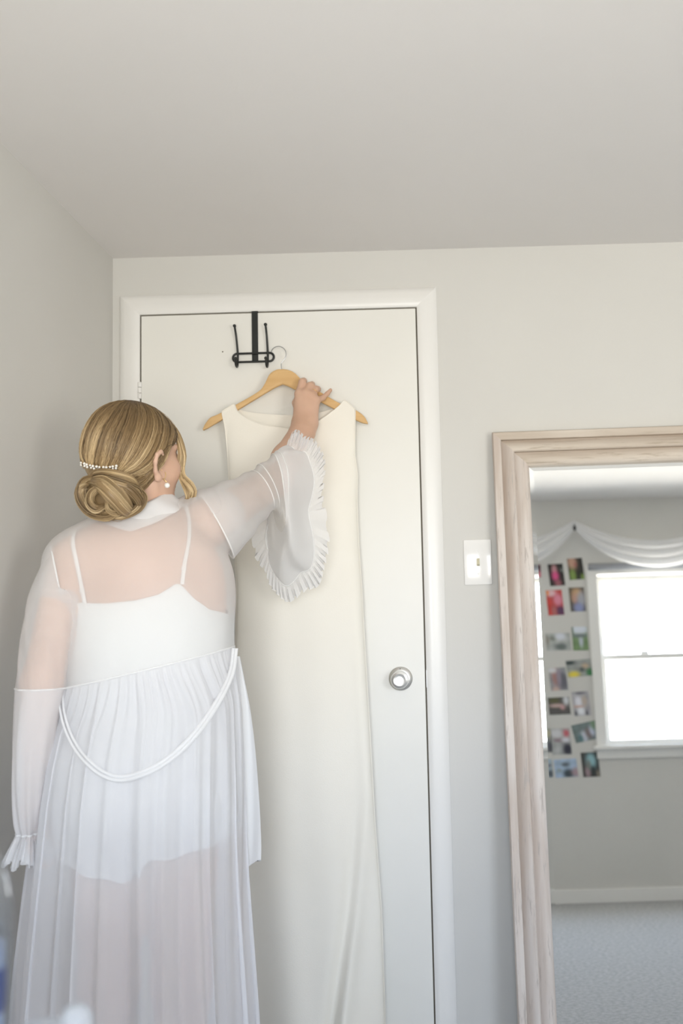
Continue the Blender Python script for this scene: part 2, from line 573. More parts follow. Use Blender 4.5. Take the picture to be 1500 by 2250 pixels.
def frame_side(name, c0, c1, i0, i1, mat):
    rows = []
    for (c, i) in ((c0, i0), (c1, i1)):
        rows.append([mpt(c[0] + i[0] * o, c[1] + i[1] * o, n) for o, n in fprof])
    # subdivide along the run so that grain bump has something to hold
    R0, R1 = np.array(rows[0]), np.array(rows[1])
    G = np.array([R0 + (R1 - R0) * t for t in np.linspace(0, 1, 14)])
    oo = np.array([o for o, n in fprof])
    gl = np.interp(oo, [0, .022, .0255, .031, .044, .060, .0625, .067, .080, .1035], [.1, .15, .95, .85, .15, 0, .6, .55, .12, .05])  # painted shade across the profile, strongest in the two grooves
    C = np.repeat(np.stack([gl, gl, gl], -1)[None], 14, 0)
    return MB().grid(G, col=C).build(name, mat, mo, smooth=True, auto=38)


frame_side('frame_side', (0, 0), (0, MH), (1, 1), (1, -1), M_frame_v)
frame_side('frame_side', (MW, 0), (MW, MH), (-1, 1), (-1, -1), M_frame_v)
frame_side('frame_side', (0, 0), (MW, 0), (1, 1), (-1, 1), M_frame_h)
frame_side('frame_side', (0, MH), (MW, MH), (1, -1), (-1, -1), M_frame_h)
g = MB()
bv, bt = .017, .0015
o_ = FW - .004
outer = [mpt(o_, o_, -.010), mpt(MW - o_, o_, -.010), mpt(MW - o_, MH - o_, -.010), mpt(o_, MH - o_, -.010)]
q = o_ + bv
inner = [mpt(q, q, -.010 + bt), mpt(MW - q, q, -.010 + bt), mpt(MW - q, MH - q, -.010 + bt), mpt(q, MH - q, -.010 + bt)]
g.add(outer + inner, [(4, 5, 6, 7), (0, 1, 5, 4), (1, 2, 6, 5), (2, 3, 7, 6), (3, 0, 4, 7)])
g.build('mirror_glass', M_mirror, mo, smooth=False, label='bevelled mirror glass')
MB().box((0, 0, 0), (1, 1, 1)).v
bk = MB()
bk.add([mpt(.004, .004, -.012), mpt(MW - .004, .004, -.012), mpt(MW - .004, MH - .004, -.012), mpt(.004, MH - .004, -.012),
        mpt(.004, .004, -.02), mpt(MW - .004, .004, -.02), mpt(MW - .004, MH - .004, -.02), mpt(.004, MH - .004, -.02)],
       [(0, 3, 2, 1), (4, 5, 6, 7), (0, 1, 5, 4), (1, 2, 6, 5), (2, 3, 7, 6), (3, 0, 4, 7)])
bk.build('backing', M_gap, mo, smooth=False)


def mirror_at(px, py, Y=YF):
    """the point on the window wall that the photograph shows in the mirror at this pixel"""
    d = ray(px, py)
    P0 = mpt(0, 0, -.0078)
    t = ((P0 - CAMP) @ e_n) / (d @ e_n)
    P = CAMP + d * t
    r = d - 2 * (d @ e_n) * e_n
    return P + r * ((Y - P[1]) / r[1])


# ------------------------------------------------------------------ photo prints on the window wall (seen in the mirror)
def print_photo(corners, base, blobs, label, seed):
    """corners: four mirror pixels tl, tr, br, bl; blobs: (u, v, ru, rv, colour) painted as a soft print"""
    P = np.array([mirror_at(*c, YF + .002) for c in corners])
    nu, nv = 15, 19
    G = np.zeros((nv, nu, 3)); C = np.zeros((nv, nu, 3))
    rs = np.random.RandomState(seed)
    fx, fy, ph = rs.uniform(5, 11, 3), rs.uniform(5, 11, 3), rs.uniform(0, 6, 3)
    for i in range(nv):
        for j in range(nu):
            u, v = j / (nu - 1), i / (nv - 1)
            G[i, j] = (P[0] * (1 - u) + P[1] * u) * (1 - v) + (P[3] * (1 - u) + P[2] * u) * v
            c = np.array(base, float) * (1 + .18 * math.sin(fx[0] * u + fy[0] * v + ph[0]) * math.sin(fx[1] * u - fy[1] * v + ph[1]))
            for (bu, bw, ru, rv, bc) in blobs:
                d = ((u - bu) / ru) ** 2 + ((v - bw) / rv) ** 2
                w = 1 / (1 + d ** 3)
                c = c * (1 - w) + np.array(bc) * w
            C[i, j] = np.clip(c, 0, 1)
    m = MB().grid(G, col=C)
    # thickness: a back sheet
    B = G.copy(); B[..., 1] -= .0012
    m.grid(B, col=np.full(C.shape, .8), flip=True)
    n0 = nu * nv
    edge = [(0, j) for j in range(nu)] + [(i, nu - 1) for i in range(1, nv)] + [(nv - 1, j) for j in range(nu - 2, -1, -1)] + [(i, 0) for i in range(nv - 2, 0, -1)]
    ids = [i * nu + j for i, j in edge]
    for k in range(len(ids)):
        a, b = ids[k], ids[(k + 1) % len(ids)]
        m.f.append((a, b, b + n0, a + n0))
    o = m.build('photo_print', M_photo, smooth=False)
    tag(o, label, 'photo', 'photo prints stuck beside the window')
    return o


def quad(x, y, w, h, rot=0.0, shear=.07):
    """corners around a mirror-pixel centre; shear follows the mirrored verticals"""
    c, s = math.cos(rot), math.sin(rot)
    out = []
    for sx, sy in ((-1, -1), (1, -1), (1, 1), (-1, 1)):
        a, b = sx * w / 2, sy * h / 2
        out.append((x + a * c - b * s + b * shear, y + a * s + b * c))
    return out


BLK, GRN, PNK, RED, SKN, BLU, WHT, GRY = (.02, .022, .02), (.22, .32, .08), (.75, .10, .28), (.55, .06, .05), (.55, .33, .24), (.2, .28, .55), (.75, .77, .8), (.3, .3, .3)
PH = [
    (quad(1175, 1254, 26, 28, .02), (.25, .12, .14), [(.6, .25, .4, .15, (.05, .04, .05)), (.6, .8, .5, .25, (.75, .25, .32))], 'photo print with a pink lower half, outermost in the top row'),
    (quad(1222, 1263, 33, 48, -.06), BLK, [(.4, .25, .16, .2, (.55, .28, .3)), (.42, .55, .2, .2, PNK), (.55, .88, .2, .15, (.35, .12, .15)), (.9, .3, .1, .08, (.2, .22, .2))], 'photo print of a figure in bright pink on black ground'),
    (quad(1264.5, 1250, 33, 47, -.07), BLK, [(.3, .2, .28, .3, SKN), (.25, .8, .2, .3, GRN), (.95, .92, .18, .16, GRN), (.5, .3, .08, .12, (.4, .15, .13))], 'photo print with faces above green grass, topmost by the window'),
    (quad(1219, 1324, 35, 55, -.05), RED, [(.3, .12, .3, .12, (.8, .55, .6)), (.7, .4, .25, .22, (.75, .28, .38)), (.1, .1, .1, .1, (.8, .3, .1)), (.8, .85, .3, .2, (.12, .05, .12)), (.4, .85, .15, .2, (.45, .15, .15))], 'photo print all in red and pink'),
    (quad(1268, 1317, 34, 53, -.03), (.10, .09, .07), [(.5, .25, .3, .2, (.6, .38, .2)), (.35, .45, .2, .2, SKN), (.75, .5, .25, .3, (.42, .42, .46)), (.55, .85, .3, .2, (.28, .32, .55))], 'photo print of a blonde figure in blue and grey'),
    (quad(1226, 1410, 54, 38, -.03), (.45, .47, .46), [(.3, .3, .12, .15, (.2, .22, .18)), (.6, .8, .25, .2, (.15, .18, .17)), (.05, .4, .1, .3, (.3, .28, .24)), (.6, .2, .2, .2, (.7, .73, .8))], 'pale grey-green landscape-format photo print in the third row'),
    (quad(1274, 1403, 34, 52, -.02), (.18, .28, .13), [(.5, .1, .6, .22, (.72, .77, .85)), (.55, .6, .12, .25, (.55, .6, .66)), (.05, .15, .06, .25, (.12, .16, .12)), (.5, .38, .5, .08, (.18, .22, .22))], 'photo print of a pale figure on a green lawn under white sky'),
    (quad(1226, 1492, 38, 50, -.06), (.33, .34, .36), [(.35, .3, .2, .5, (.42, .22, .2)), (.75, .6, .28, .4, (.13, .13, .16)), (.2, .1, .3, .12, (.72, .72, .74)), (.55, .4, .12, .4, (.32, .28, .34)), (.3, .95, .2, .1, (.6, .42, .38))], 'photo print of two tall figures in brown and dark grey'),
    (quad(1272, 1468, 55, 37, -.09), (.33, .35, .34), [(.25, .85, .22, .18, (.8, .66, .08)), (.15, .15, .2, .12, (.04, .06, .06)), (.9, .8, .14, .25, (.05, .22, .08)), (.75, .4, .14, .14, (.55, .42, .3)), (.6, .6, .1, .15, (.1, .12, .12))], 'landscape-format photo print with a yellow patch in its corner'),
    (quad(1228, 1551, 47, 38, -.05), (.09, .085, .08), [(.3, .2, .25, .15, (.11, .11, .05)), (.4, .48, .35, .1, (.55, .4, .37)), (.85, .2, .12, .25, (.7, .72, .75)), (.65, .6, .1, .12, (.6, .36, .36))], 'dark landscape-format photo print below the two tall figures'),
    (quad(1277, 1546, 37, 53, -.07), (.42, .41, .44), [(.35, .4, .2, .2, (.8, .8, .86)), (.42, .8, .2, .16, (.84, .86, .9)), (.3, .62, .3, .03, (.6, .3, .22)), (.5, .05, .3, .07, (.15, .15, .18)), (.1, .9, .08, .12, (.1, .11, .13)), (.75, .9, .07, .12, (.08, .08, .1)), (.7, .4, .15, .2, (.5, .42, .36))], 'photo print of two white figures under a pale ceiling'),
    (quad(1232, 1629, 43, 58, -.03), (.45, .46, .46), [(.8, .8, .24, .25, (.03, .03, .05)), (.8, .2, .16, .14, (.55, .1, .13)), (.4, .45, .3, .08, (.28, .2, .22)), (.3, .2, .3, .15, (.66, .66, .68)), (.75, .45, .2, .08, (.72, .72, .78))], 'photo print with a red spot and a black suit'),
    (quad(1206, 1627, 11, 52, -.02), (.35, .36, .33), [(.5, .2, .5, .15, (.55, .52, .36)), (.5, .78, .6, .25, (.08, .08, .1))], 'narrow sliver of a photo print beside the one with the black suit'),
    (quad(1286, 1608, 54, 40, -.22), (.16, .21, .21), [(.4, .75, .12, .3, (.62, .65, .75)), (.62, .6, .14, .3, (.22, .17, .17)), (.78, .5, .1, .3, (.55, .6, .75)), (.9, .2, .14, .3, (.2, .3, .2)), (.25, .8, .1, .2, (.1, .2, .22))], 'tilted photo print of pale figures on dark green'),
    (quad(1243, 1688, 50, 40, -.06), (.4, .52, .68), [(.5, .3, .18, .12, (.12, .15, .17)), (.6, .8, .24, .25, (.04, .06, .07)), (.95, .75, .2, .25, (.42, .3, .33)), (.2, .6, .1, .1, (.3, .36, .38))], 'blue-sky landscape-format photo print in the bottom row'),
    (quad(1207, 1688, 13, 40, -.02), (.42, .52, .6), [(.5, .35, .5, .1, (.22, .24, .28)), (.6, .8, .5, .2, (.1, .12, .14))], 'narrow bluish sliver of a photo print in the bottom row'),
    (quad(1297, 1680, 38, 54, -.05), (.05, .05, .045), [(.55, .35, .25, .28, (.32, .55, .6)), (.6, .75, .12, .2, (.03, .04, .04)), (.3, .8, .14, .22, (.36, .26, .28)), (.4, .5, .12, .2, (.2, .22, .2)), (.9, .9, .1, .15, (.25, .22, .18))], 'dark photo print of a figure in a turquoise top'),
]
for k, (qd, base, bl, lab) in enumerate(PH):
    print_photo(qd, base, bl, lab, 40 + k)

# ------------------------------------------------------------------ swag scarf over the window and its hooks, roller shade
def swag(P0, P1, drop, band, name, label):
    cols, rows = 60, 14
    G = np.zeros((rows, cols, 3))
    for j in range(cols):
        u = j / (cols - 1)
        base = P0 * (1 - u) + P1 * u
        s = 4 * u * (1 - u)
        for i in range(rows):
            v = i / (rows - 1)
            z = base[2] - s * drop * (1 - .0 * v) - v * band * (.25 + .75 * s ** .6)
            y = YF + .085 + .02 * s + .018 * math.sin(v * 19 + 2.2 * u) * (.3 + .7 * s) + .02 * math.sin(v * 3.1)
            G[i, j] = (base[0], y, z)
    o = MB().grid(G).build(name, M_robe2, smooth=True)
    return tag(o, label, 'curtain', 'white scarf swags over the windows')


hk = mirror_at(1259, 1146, YF + .05)
end2 = np.array([2 * mirror_at(1436, 1146, YF + .05)[0] - hk[0], hk[1], hk[2]])
swag(hk, end2, .145, .165, 'scarf_swag', 'sheer white scarf draped in a swag over the window beside the photo prints')
swag(np.array([hk[0] - .95, hk[1], hk[2]]), hk, .145, .165, 'scarf_swag', 'sheer white scarf swag over the window on the other side of the photo prints')
for k, (x, lab) in enumerate(((hk[0], 'dark curtain hook above the photo prints holding the white scarf'), (end2[0], 'dark curtain hook at the far corner beyond the window'), (hk[0] - .95, 'dark curtain hook beyond the second window'))):
    p = [(x, YF, hk[2] - .01), (x, YF + .05, hk[2] - .015), (x, YF + .085, hk[2] - .05), (x, YF + .10, hk[2] - .035)]
    tag(MB().tube(spline(p, 14), .006, 8).ball((x, YF + .095, hk[2] - .045), (.010, .010, .022), 10, 8).build('curtain_hook', M_black), lab, 'hook', 'curtain hooks')
for k, (a, b) in enumerate(WIN):
    m = MB()
    z = mirror_at(1400, 1241, YF + .045)[2]
    m.lathe([(.018, 0), (.0205, .005), (.0205, b - a + .095), (.018, b - a + .1)], (a - .05, YF + .022, z), (1, 0, 0), 20)
    so = m.build('roller_shade', M_shade, auto=40)
    tag(so, ('grey roller shade rolled up above the window beside the photo prints', 'grey roller shade rolled up above the second window')[k], 'shade')

# ================================================================== OVER-DOOR HOOK RACK
YD = D - .012                       # face of the door
rk = empty('over_door_hook_rack', (at(557, 790, YD)[0], YD, at(557, 800, YD)[2]), 'black metal over-door rack with two double hooks hanging on the white door', 'hook rack')
yr = YD - .012
s0, s1 = at(551, 690, yr), at(565, 690, yr)
sb = at(557, 795, yr)
sx = (s0[0] + s1[0]) / 2
stz = DOOR_T + .0035
m = MB()
m.box((sx - .0092, YD - .0035, sb[2]), (sx + .0092, YD - .0012, stz), .0005)
m.box((sx - .0092, YD - .0035, stz - .001), (sx + .0092, YD + .008, stz + .0012), .0004)
m.build('strap', M_black, rk, smooth=False)
oc = at(556.5, 785.5, YD - .006)
hw, hh = .0605, .0128
pts = []
for t in np.linspace(0, 2 * math.pi, 64, endpoint=False):
    cxx = (hw - hh) * (1 if math.cos(t) > 0 else -1) if abs(math.cos(t)) > 1e-9 else 0
    pts.append((oc[0] + cxx + hh * math.cos(t), oc[1], oc[2] + hh * math.sin(t)))
pts.append(pts[0]); pts.append(pts[1])
MB().tube(pts, .0033, 10, caps=False).build('wire_loop', M_black, rk)
for (xb, xt, yt, xf, yf, bx) in ((522, 515, 716, 517, 788, 521), (588, 583, 713, 584, 787, 587)):
    tip = at(xt, yt, YD - .030)
    low = at(bx, 806, YD - .018)
    b0 = at(xb, 775, YD - .010)
    ft = at(xf, yf, YD - .045)
    pth = spline([tip, tip * .6 + b0 * .4 + np.array([0, .006, 0]), b0, at(xb, 795, YD - .010), low, at(xf + 1, 802, YD - .036), ft], 40)
    m = MB().tube(pth, .0032, 10)
    hkk = m.build('hook', M_black, rk)
    MB().ball(tip, .0050, 14, 10).build('ball_end', M_black, hkk)
    MB().ball(ft, .0052, 14, 10).build('ball_end', M_black, hkk)

# ================================================================== COAT HANGER
YH = 2.862
hg = empty('coat_hanger', at(620, 860, YH), 'wooden coat hanger with a wire hook holding the ivory dress on the door', 'hanger')


def hpoly(px_top, px_bot, name):
    n = 40
    T = np.array([at(x, y, YH) for x, y in spline(px_top, n)])
    B = np.array([at(x, y, YH) for x, y in spline(px_bot, n)])
    th = .0062
    sect = []
    for i in range(n):
        t, b = T[i], B[i]
        c = (t + b) / 2
        h = (t - b) / 2
        ring = []
        for a in np.linspace(0, 2 * math.pi, 20, endpoint=False):
            ca, sa = math.cos(a), math.sin(a)
            ex = math.copysign(abs(ca) ** .45, ca)
            ey = math.copysign(abs(sa) ** .6, sa)
            ring.append(c + h * ex + np.array([0, th * ey, 0]))
        sect.append(ring)
    G = np.array(sect)
    m = MB().grid(G, closed_u=True)
    k = G.shape[1]
    m.f.append(tuple(range(k))[::-1]); m.f.append(tuple((n - 1) * k + j for j in range(k)))
    return m.build(name, M_hang, hg, auto=50)


hpoly([(621, 811), (606, 813), (592, 823), (581, 845), (566, 862), (512, 893), (478, 911), (462, 918), (451, 932), (446, 943)],
      [(621, 845), (606, 852), (590, 861), (575, 870), (560, 879), (522, 902), (485, 925), (470, 934), (456, 942), (447, 946)], 'hanger_arm')
hpoly([(620.5, 811), (634, 813), (648, 820), (662, 834), (680, 847), (742, 884), (768, 895), (786, 904), (800, 915), (808, 929)],
      [(620.5, 845), (634, 850), (648, 857), (664, 865), (682, 873), (735, 900), (758, 912), (778, 922), (796, 930), (808, 932)], 'hanger_arm')
hkp = [at(*p, y) for p, y in (((620, 815), YH), ((618, 806), YH), ((618, 798), YH), ((624, 790), YH), ((628.5, 780), YH), ((626, 769), YH), ((617, 762), YH + .002), ((606, 762), YH + .015), ((598, 768), YH + .026), ((596, 774), YH + .034))]
MB().tube(spline(hkp, 50), .0013, 8).build('wire_hook', M_wire, hg)

# ================================================================== WEDDING DRESS
dr = empty('wedding_dress', at(680, 2300, 2.85), 'plain ivory sleeveless gown with a scoop neck hanging on the wooden hanger', 'dress')
yl = np.array([905, 940, 1000, 1040, 1100, 1200, 1300, 1400, 1500, 1600, 1800, 2000, 2150, 2250, 2420], float)
xl_ = np.array([487, 494, 500, 502, 506, 515, 520, 518, 512, 508, 505, 505, 508, 510, 512], float)
xr_ = np.array([780, 779.5, 779, 785, 784, 788, 795, 800, 806, 812, 823, 838, 843, 846, 849], float)
NU, NV = 140, 150
u = np.linspace(0, 1, NU)
# neckline of the front panel: (px x, px y) over the strap tops
neck_f = spline([(487, 904), (500, 896), (514, 888), (521, 902), (540, 918), (570, 932), (610, 939), (650, 942), (690, 930), (722, 910), (745, 892), (756, 880), (768, 888), (780, 899)], 200)
neck_b = spline([(487, 904), (500, 896), (514, 888), (524, 898), (545, 905), (590, 910), (640, 912), (690, 908), (725, 900), (745, 892), (756, 880), (768, 888), (780, 899)], 200)


def panel(neck, side):
    side_sign = 1 if side > 0 else -1
    G = np.zeros((NV, NU, 3))
    top_y = np.interp(487 + u * (780 - 487), neck[:, 0], neck[:, 1])
    for j in range(NU):
        for i in range(NV):
            v = i / (NV - 1)
            y = top_y[j] + (2420 - top_y[j]) * v
            # the sides converge to the straps at the top
            l, r = np.interp(y, yl, xl_), np.interp(y, yl, xr_)
            if y < 905:
                l, r = 487, 780
            x = l + (r - l) * u[j]
            e = 2 * u[j] - 1
            depth = np.interp(y, [885, 950, 1040, 1200, 1500, 1900, 2420], [.010, .018, .034, .048, .052, .060, .075])
            sh = max(0.0, 1 - abs(e) ** 2.6) ** .5
            near = np.interp(y, [900, 1010], [1, 0])        # cloth lying on the two faces of the hanger
            dd_ = max(depth * sh, .0090 * near)
            yy = YH + .002 * (1 - near) - side_sign * (dd_ if side > 0 else max(depth * sh * .55, .0090 * near))
            # long soft folds falling from the hips
            fw = np.interp(y, [1150, 1500, 2000, 2420], [0, .35, .8, 1])
            if side > 0:
                yy += fw * (.010 * math.sin(9.0 * u[j] + .9 + (y - 1500) * -.0011) + .006 * math.sin(17 * u[j] - (y - 1500) * .0021))
                yy -= fw * .016 * math.exp(-((u[j] - (.96 - .28 * max(0, (y - 1750)) / 600)) / .05) ** 2)
                yy += np.interp(y, [1750, 2100, 2420], [0, .018, .026]) * math.exp(-((u[j] - (.90 - .30 * max(0, (y - 1750)) / 600)) / .045) ** 2)
            yy = min(yy, YD - .006)
            G[i, j] = at(x, y, yy)
    return G


Gf, Gb = panel(neck_f, 1), panel(neck_b, -.55)
MB().grid(Gf).build('front_panel', M_dress, dr)
MB().grid(Gb, flip=True).build('back_panel', M_dress, dr)
ks = int(NU * .095)
for nm_, sl_ in (('strap_top', slice(0, ks)), ('strap_top', slice(NU - ks, NU))):
    MB().grid(np.array([Gf[0, sl_], (Gf[0, sl_] + Gb[0, sl_]) / 2 + np.array([0, 0, .0015]), Gb[0, sl_]])).build(nm_, M_dress, dr)
def edge_tube(pts, r, name, mat, parent, sides=6):
    return MB().tube(pts, r, sides).build(name, mat, parent)
edge_tube(Gf[0] + np.array([0, -.0005, 0]), .0014, 'neckline_binding', M_dress, dr)
edge_tube(Gf[:, 0], .0016, 'side_seam', M_dress, dr)
edge_tube(Gf[:, -1], .0016, 'side_seam', M_dress, dr)

# ================================================================== SIGNED DISTANCE BODY
class SDF:
    """smooth union of tapered capsules and ellipsoids"""
    def __init__(self):
        self.p = []

    def cap(self, a, b, ra, rb, k=.03):
        self.p.append(('c', np.asarray(a, float), np.asarray(b, float), ra, rb, k)); return self

    def ell(self, c, r, R=None, k=.03):
        self.p.append(('e', np.asarray(c, float), np.asarray(r, float), np.eye(3) if R is None else np.asarray(R, float), 0, k)); return self

    def bounds(self, q):
        if q[0] == 'c':
            return (q[1] + q[2]) / 2, np.linalg.norm(q[1] - q[2]) / 2 + max(q[3], q[4])
        return q[1], q[2].max()

    def one(self, q, P):
        if q[0] == 'c':
            a, b, ra, rb = q[1:5]
            ba = b - a
            pa = P - a
            t = np.clip(pa @ ba / (ba @ ba + 1e-12), 0, 1)
            return np.linalg.norm(pa - t[:, None] * ba, axis=1) - (ra + (rb - ra) * t)
        c, r, R = q[1], q[2], q[3]
        l = (P - c) @ R.T
        k0 = np.linalg.norm(l / r, axis=1)
        k1 = np.linalg.norm(l / (r * r), axis=1) + 1e-9
        return k0 * (k0 - 1) / k1

    def __call__(self, P, idx=None):
        d = None
        for i in (range(len(self.p)) if idx is None else idx):
            q = self.p[i]
            e = self.one(q, P)
            if d is None:
                d = e
            else:
                k = q[5]
                h = np.maximum(k - np.abs(d - e), 0) / k
                d = np.minimum(d, e) - h * h * k * .25
        return np.full(len(P), 9.0) if d is None else d

    def mesh(self, h=.004, B=22):
        bs = [self.bounds(q) for q in self.p]
        lo = np.min([c - r for c, r in bs], 0) - 3 * h - .02
        hi = np.max([c + r for c, r in bs], 0) + 3 * h + .02
        N = np.ceil((hi - lo) / h).astype(int) + 2
        nb = -(-N // B)
        S1, S2 = int(N[1] + B + 2), int(N[2] + B + 2)
        gid = lambda I: (I[:, 0] * S1 + I[:, 1]) * S2 + I[:, 2]
        half = B * h * .5 * math.sqrt(3)
        ids, pos, edges = [], [], []
        r_ = np.arange(B + 1)
        I3 = np.stack(np.meshgrid(r_, r_, r_, indexing='ij'), -1).reshape(-1, 3)
        corners = np.array([(x, y, z) for x in (0, 1) for y in (0, 1) for z in (0, 1)])
        cedge = [(i, j) for i in range(8) for j in range(i + 1, 8) if np.abs(corners[i] - corners[j]).sum() == 1]
        cen = [np.array([i, j, k]) for i in range(nb[0]) for j in range(nb[1]) for k in range(nb[2])]
        bc = np.array([lo + (c * B + B / 2) * h for c in cen])
        C = np.array([c for c, r in bs]); Rr = np.array([r for c, r in bs])
        dd = np.linalg.norm(bc[:, None] - C[None], axis=2) - Rr[None]
        for n, c in enumerate(cen):
            idx = np.nonzero(dd[n] < half + .035)[0]
            if len(idx) == 0:
                continue
            dc = self(bc[n][None], idx)[0]
            if abs(dc) > half * 1.25 + .03:
                continue
            o = c * B
            V = self(lo + (o + I3) * h, idx).reshape(B + 1, B + 1, B + 1)
            sg = V < 0
            if sg.all() or not sg.any():
                continue
            st = np.stack([sg[x:x + B, y:y + B, z:z + B] for x, y, z in corners], -1)
            act = np.argwhere(st.any(-1) & ~st.all(-1))
            vals = np.stack([V[act[:, 0] + x, act[:, 1] + y, act[:, 2] + z] for x, y, z in corners], -1)
            acc = np.zeros((len(act), 3)); cnt = np.zeros(len(act))
            for i, j in cedge:
                vi, vj = vals[:, i], vals[:, j]
                m = (vi < 0) != (vj < 0)
                t = np.where(m, vi / np.where(vi - vj == 0, 1, vi - vj), 0)
                acc += np.where(m[:, None], corners[i] + t[:, None] * (corners[j] - corners[i]), 0)
                cnt += m
            ids.append(gid(act + o)); pos.append(lo + (act + o + acc / cnt[:, None]) * h)
            for ax in range(3):
                a = [slice(0, B)] * 3
                b = [slice(0, B)] * 3
                b[ax] = slice(1, B + 1)
                s0, s1 = sg[tuple(a)], sg[tuple(b)]
                e = np.argwhere(s0 != s1)
                if len(e):
                    edges.append(np.column_stack([e + o, np.full(len(e), ax), s0[e[:, 0], e[:, 1], e[:, 2]]]))
        ids = np.concatenate(ids); pos = np.concatenate(pos); edges = np.concatenate(edges)
        order = np.argsort(ids); ids = ids[order]; pos = pos[order]
        F = []
        for ax in range(3):
            e = edges[edges[:, 3] == ax]
            u, v = [(1, 2), (2, 0), (0, 1)][ax]
            q = []
            for du, dv in ((-1, -1), (0, -1), (0, 0), (-1, 0)):
                J = e[:, :3].copy(); J[:, u] += du; J[:, v] += dv
                g_ = gid(J)
                k = np.clip(np.searchsorted(ids, g_), 0, len(ids) - 1)
                q.append(np.where(ids[k] == g_, k, -1))
            q = np.stack(q, -1)
            ok = (q >= 0).all(1)
            q = q[ok]; sgn = e[ok, 4] == 1
            q[~sgn] = q[~sgn][:, ::-1]
            F.append(q)
        return pos, np.concatenate(F)


def rot_axes(yaw):
    """rows: right, forward, up of something that faces +Y turned by yaw (counter-clockwise from above)"""
    c, s = math.cos(yaw), math.sin(yaw)
    return np.array([[c, s, 0], [-s, c, 0], [0, 0, 1]])


person = empty('person', (at(315, 1700, 2.23)[0], 2.23, 0), 'blonde woman in a sheer white robe seen from behind, reaching up to the wooden hanger', 'person')
RT = rot_axes(math.radians(18))
YT = 2.225
Lsh, Lel, Lwr = at(160, 1240, 2.14), at(92, 1500, 2.115), at(75, 1775, 2.14)
Rsh, Rel, Rwr = at(458, 1148, 2.315), at(607, 1056, 2.645), at(671, 925, 2.795)
ZUP = np.array([0, 0, 1.0])


def torso_prims(s, g, kk=.05):
    """g: how much larger than the body"""
    s.ell(at(312, 1262, YT), (.172 + g, .102 + g, .135 + g), RT, kk)
    s.ell(at(320, 1350, YT), (.174 + g, .112 + g, .17 + g), RT, kk)
    s.ell(at(322, 1490, YT + .01), (.166 + g, .110 + g, .16 + g), RT, kk)
    s.ell(at(316, 1690, YT + .012), (.176 + g, .122 + g, .17 + g), RT, kk)
    s.ell(at(248, 1762, 2.175), (.086 + g,) * 3, None, .06)
    s.ell(at(386, 1757, 2.195), (.086 + g,) * 3, None, .06)
    for sx in (-1, 1):
        s.ell(at(318, 1330, YT) + RT[0] * .085 * sx + RT[1] * .095, (.07 + g, .06 + g, .07 + g), RT, .04)
    s.cap(at(300, 1192, 2.225), at(184, 1226, 2.155), .050 + g, .046 + g, .05)
    s.cap(at(332, 1182, 2.24), at(440, 1152, 2.305), .050 + g, .045 + g, .05)


def legs_prims(s, g=0.0):
    for px, xo in ((238, -.005), (394, .0)):
        hp_ = at(px, 1795, 2.225)
        kn_ = np.array([hp_[0] + xo, 2.25, .48])
        s.cap(hp_, kn_, .089 + g, .058 + g, .05)
        s.cap(kn_, (kn_[0], 2.225, .34), .056 + g, .056 + g, .04)
        s.cap((kn_[0], 2.225, .34), (kn_[0], 2.235, .09), .056 + g, .036 + g, .03)
        if g == 0:
            s.ell((kn_[0], 2.215, .035), (.03, .035, .035), None, .03)
            s.cap((kn_[0], 2.24, .075), (kn_[0] - .01, 2.36, .03), .034, .026, .03)
            for t in range(5):
                s.cap((kn_[0] - .035 + t * .016, 2.36, .022), (kn_[0] - .038 + t * .017, 2.405 - abs(t - 1.5) * .006, .014), .012, .0095, .008)


body = SDF()
torso_prims(body, 0)
legs_prims(body)
# arms
body.ell(Lsh, (.046, .050, .048), None, .03)
body.cap(Lsh, Lel, .051, .040, .012)
body.cap(Lel, Lwr, .040, .026, .02)
body.ell(Rsh, (.051, .052, .050), None, .03)
body.cap(Rsh, Rel, .051, .040, .02)
body.cap(Rel, Rel + (Rwr - Rel) * .35, .039, .040, .02)
body.cap(Rel + (Rwr - Rel) * .35, at(667, 935, 2.785), .040, .028, .02)
# right hand: back of the hand, four fingers over the bar, thumb behind it
wl, wr_ = at(659, 928, 2.79), at(681, 930, 2.795)
body.cap(at(660, 950, 2.775), wl, .026, .0195, .02)
body.cap(at(672, 950, 2.78), wr_, .026, .0190, .02)
MC = [at(657, 866, 2.812), at(671, 865, 2.808), at(684, 871, 2.811), at(694, 881, 2.816)]
for i, (m_, w_) in enumerate(zip(MC, (wl, wl * .6 + wr_ * .4, wl * .3 + wr_ * .7, wr_))):
    body.cap(w_, m_, .019, .0125 if i < 3 else .0115, .016)
FING = [
    (MC[0], at(664, 839, 2.822), at(667, 837, 2.860), at(664, 849, 2.882), (.0118, .0104, .0092, .0078)),
    (MC[1], at(681, 847, 2.820), at(685, 845, 2.860), at(681, 857, 2.882), (.0116, .0102, .0090, .0076)),
    (MC[2], at(694, 855, 2.822), at(698, 855, 2.861), at(695, 868, 2.882), (.0114, .0098, .0086, .0072)),
    (MC[3], at(709, 874, 2.830), at(719, 865, 2.838), at(726, 857, 2.844), (.0098, .0076, .0066, .0054)),
]
for a, b, c, d, r in FING:
    body.cap(a, b, r[0], r[1], .006)
    body.cap(b, c, r[1], r[2], .004)
    body.cap(c, d, r[2], r[3], .004)
    body.ell(a + np.array([0, -.006, .002]), (.008, .006, .008), None, .01)     # knuckle
TH = (at(662, 908, 2.808), at(652, 886, 2.838), at(656, 868, 2.876), at(668, 858, 2.886))
body.cap(TH[0], TH[1], .019, .0135, .014)
body.cap(TH[1], TH[2], .0125, .0105, .006)
body.cap(TH[2], TH[3], .0105, .0080, .006)
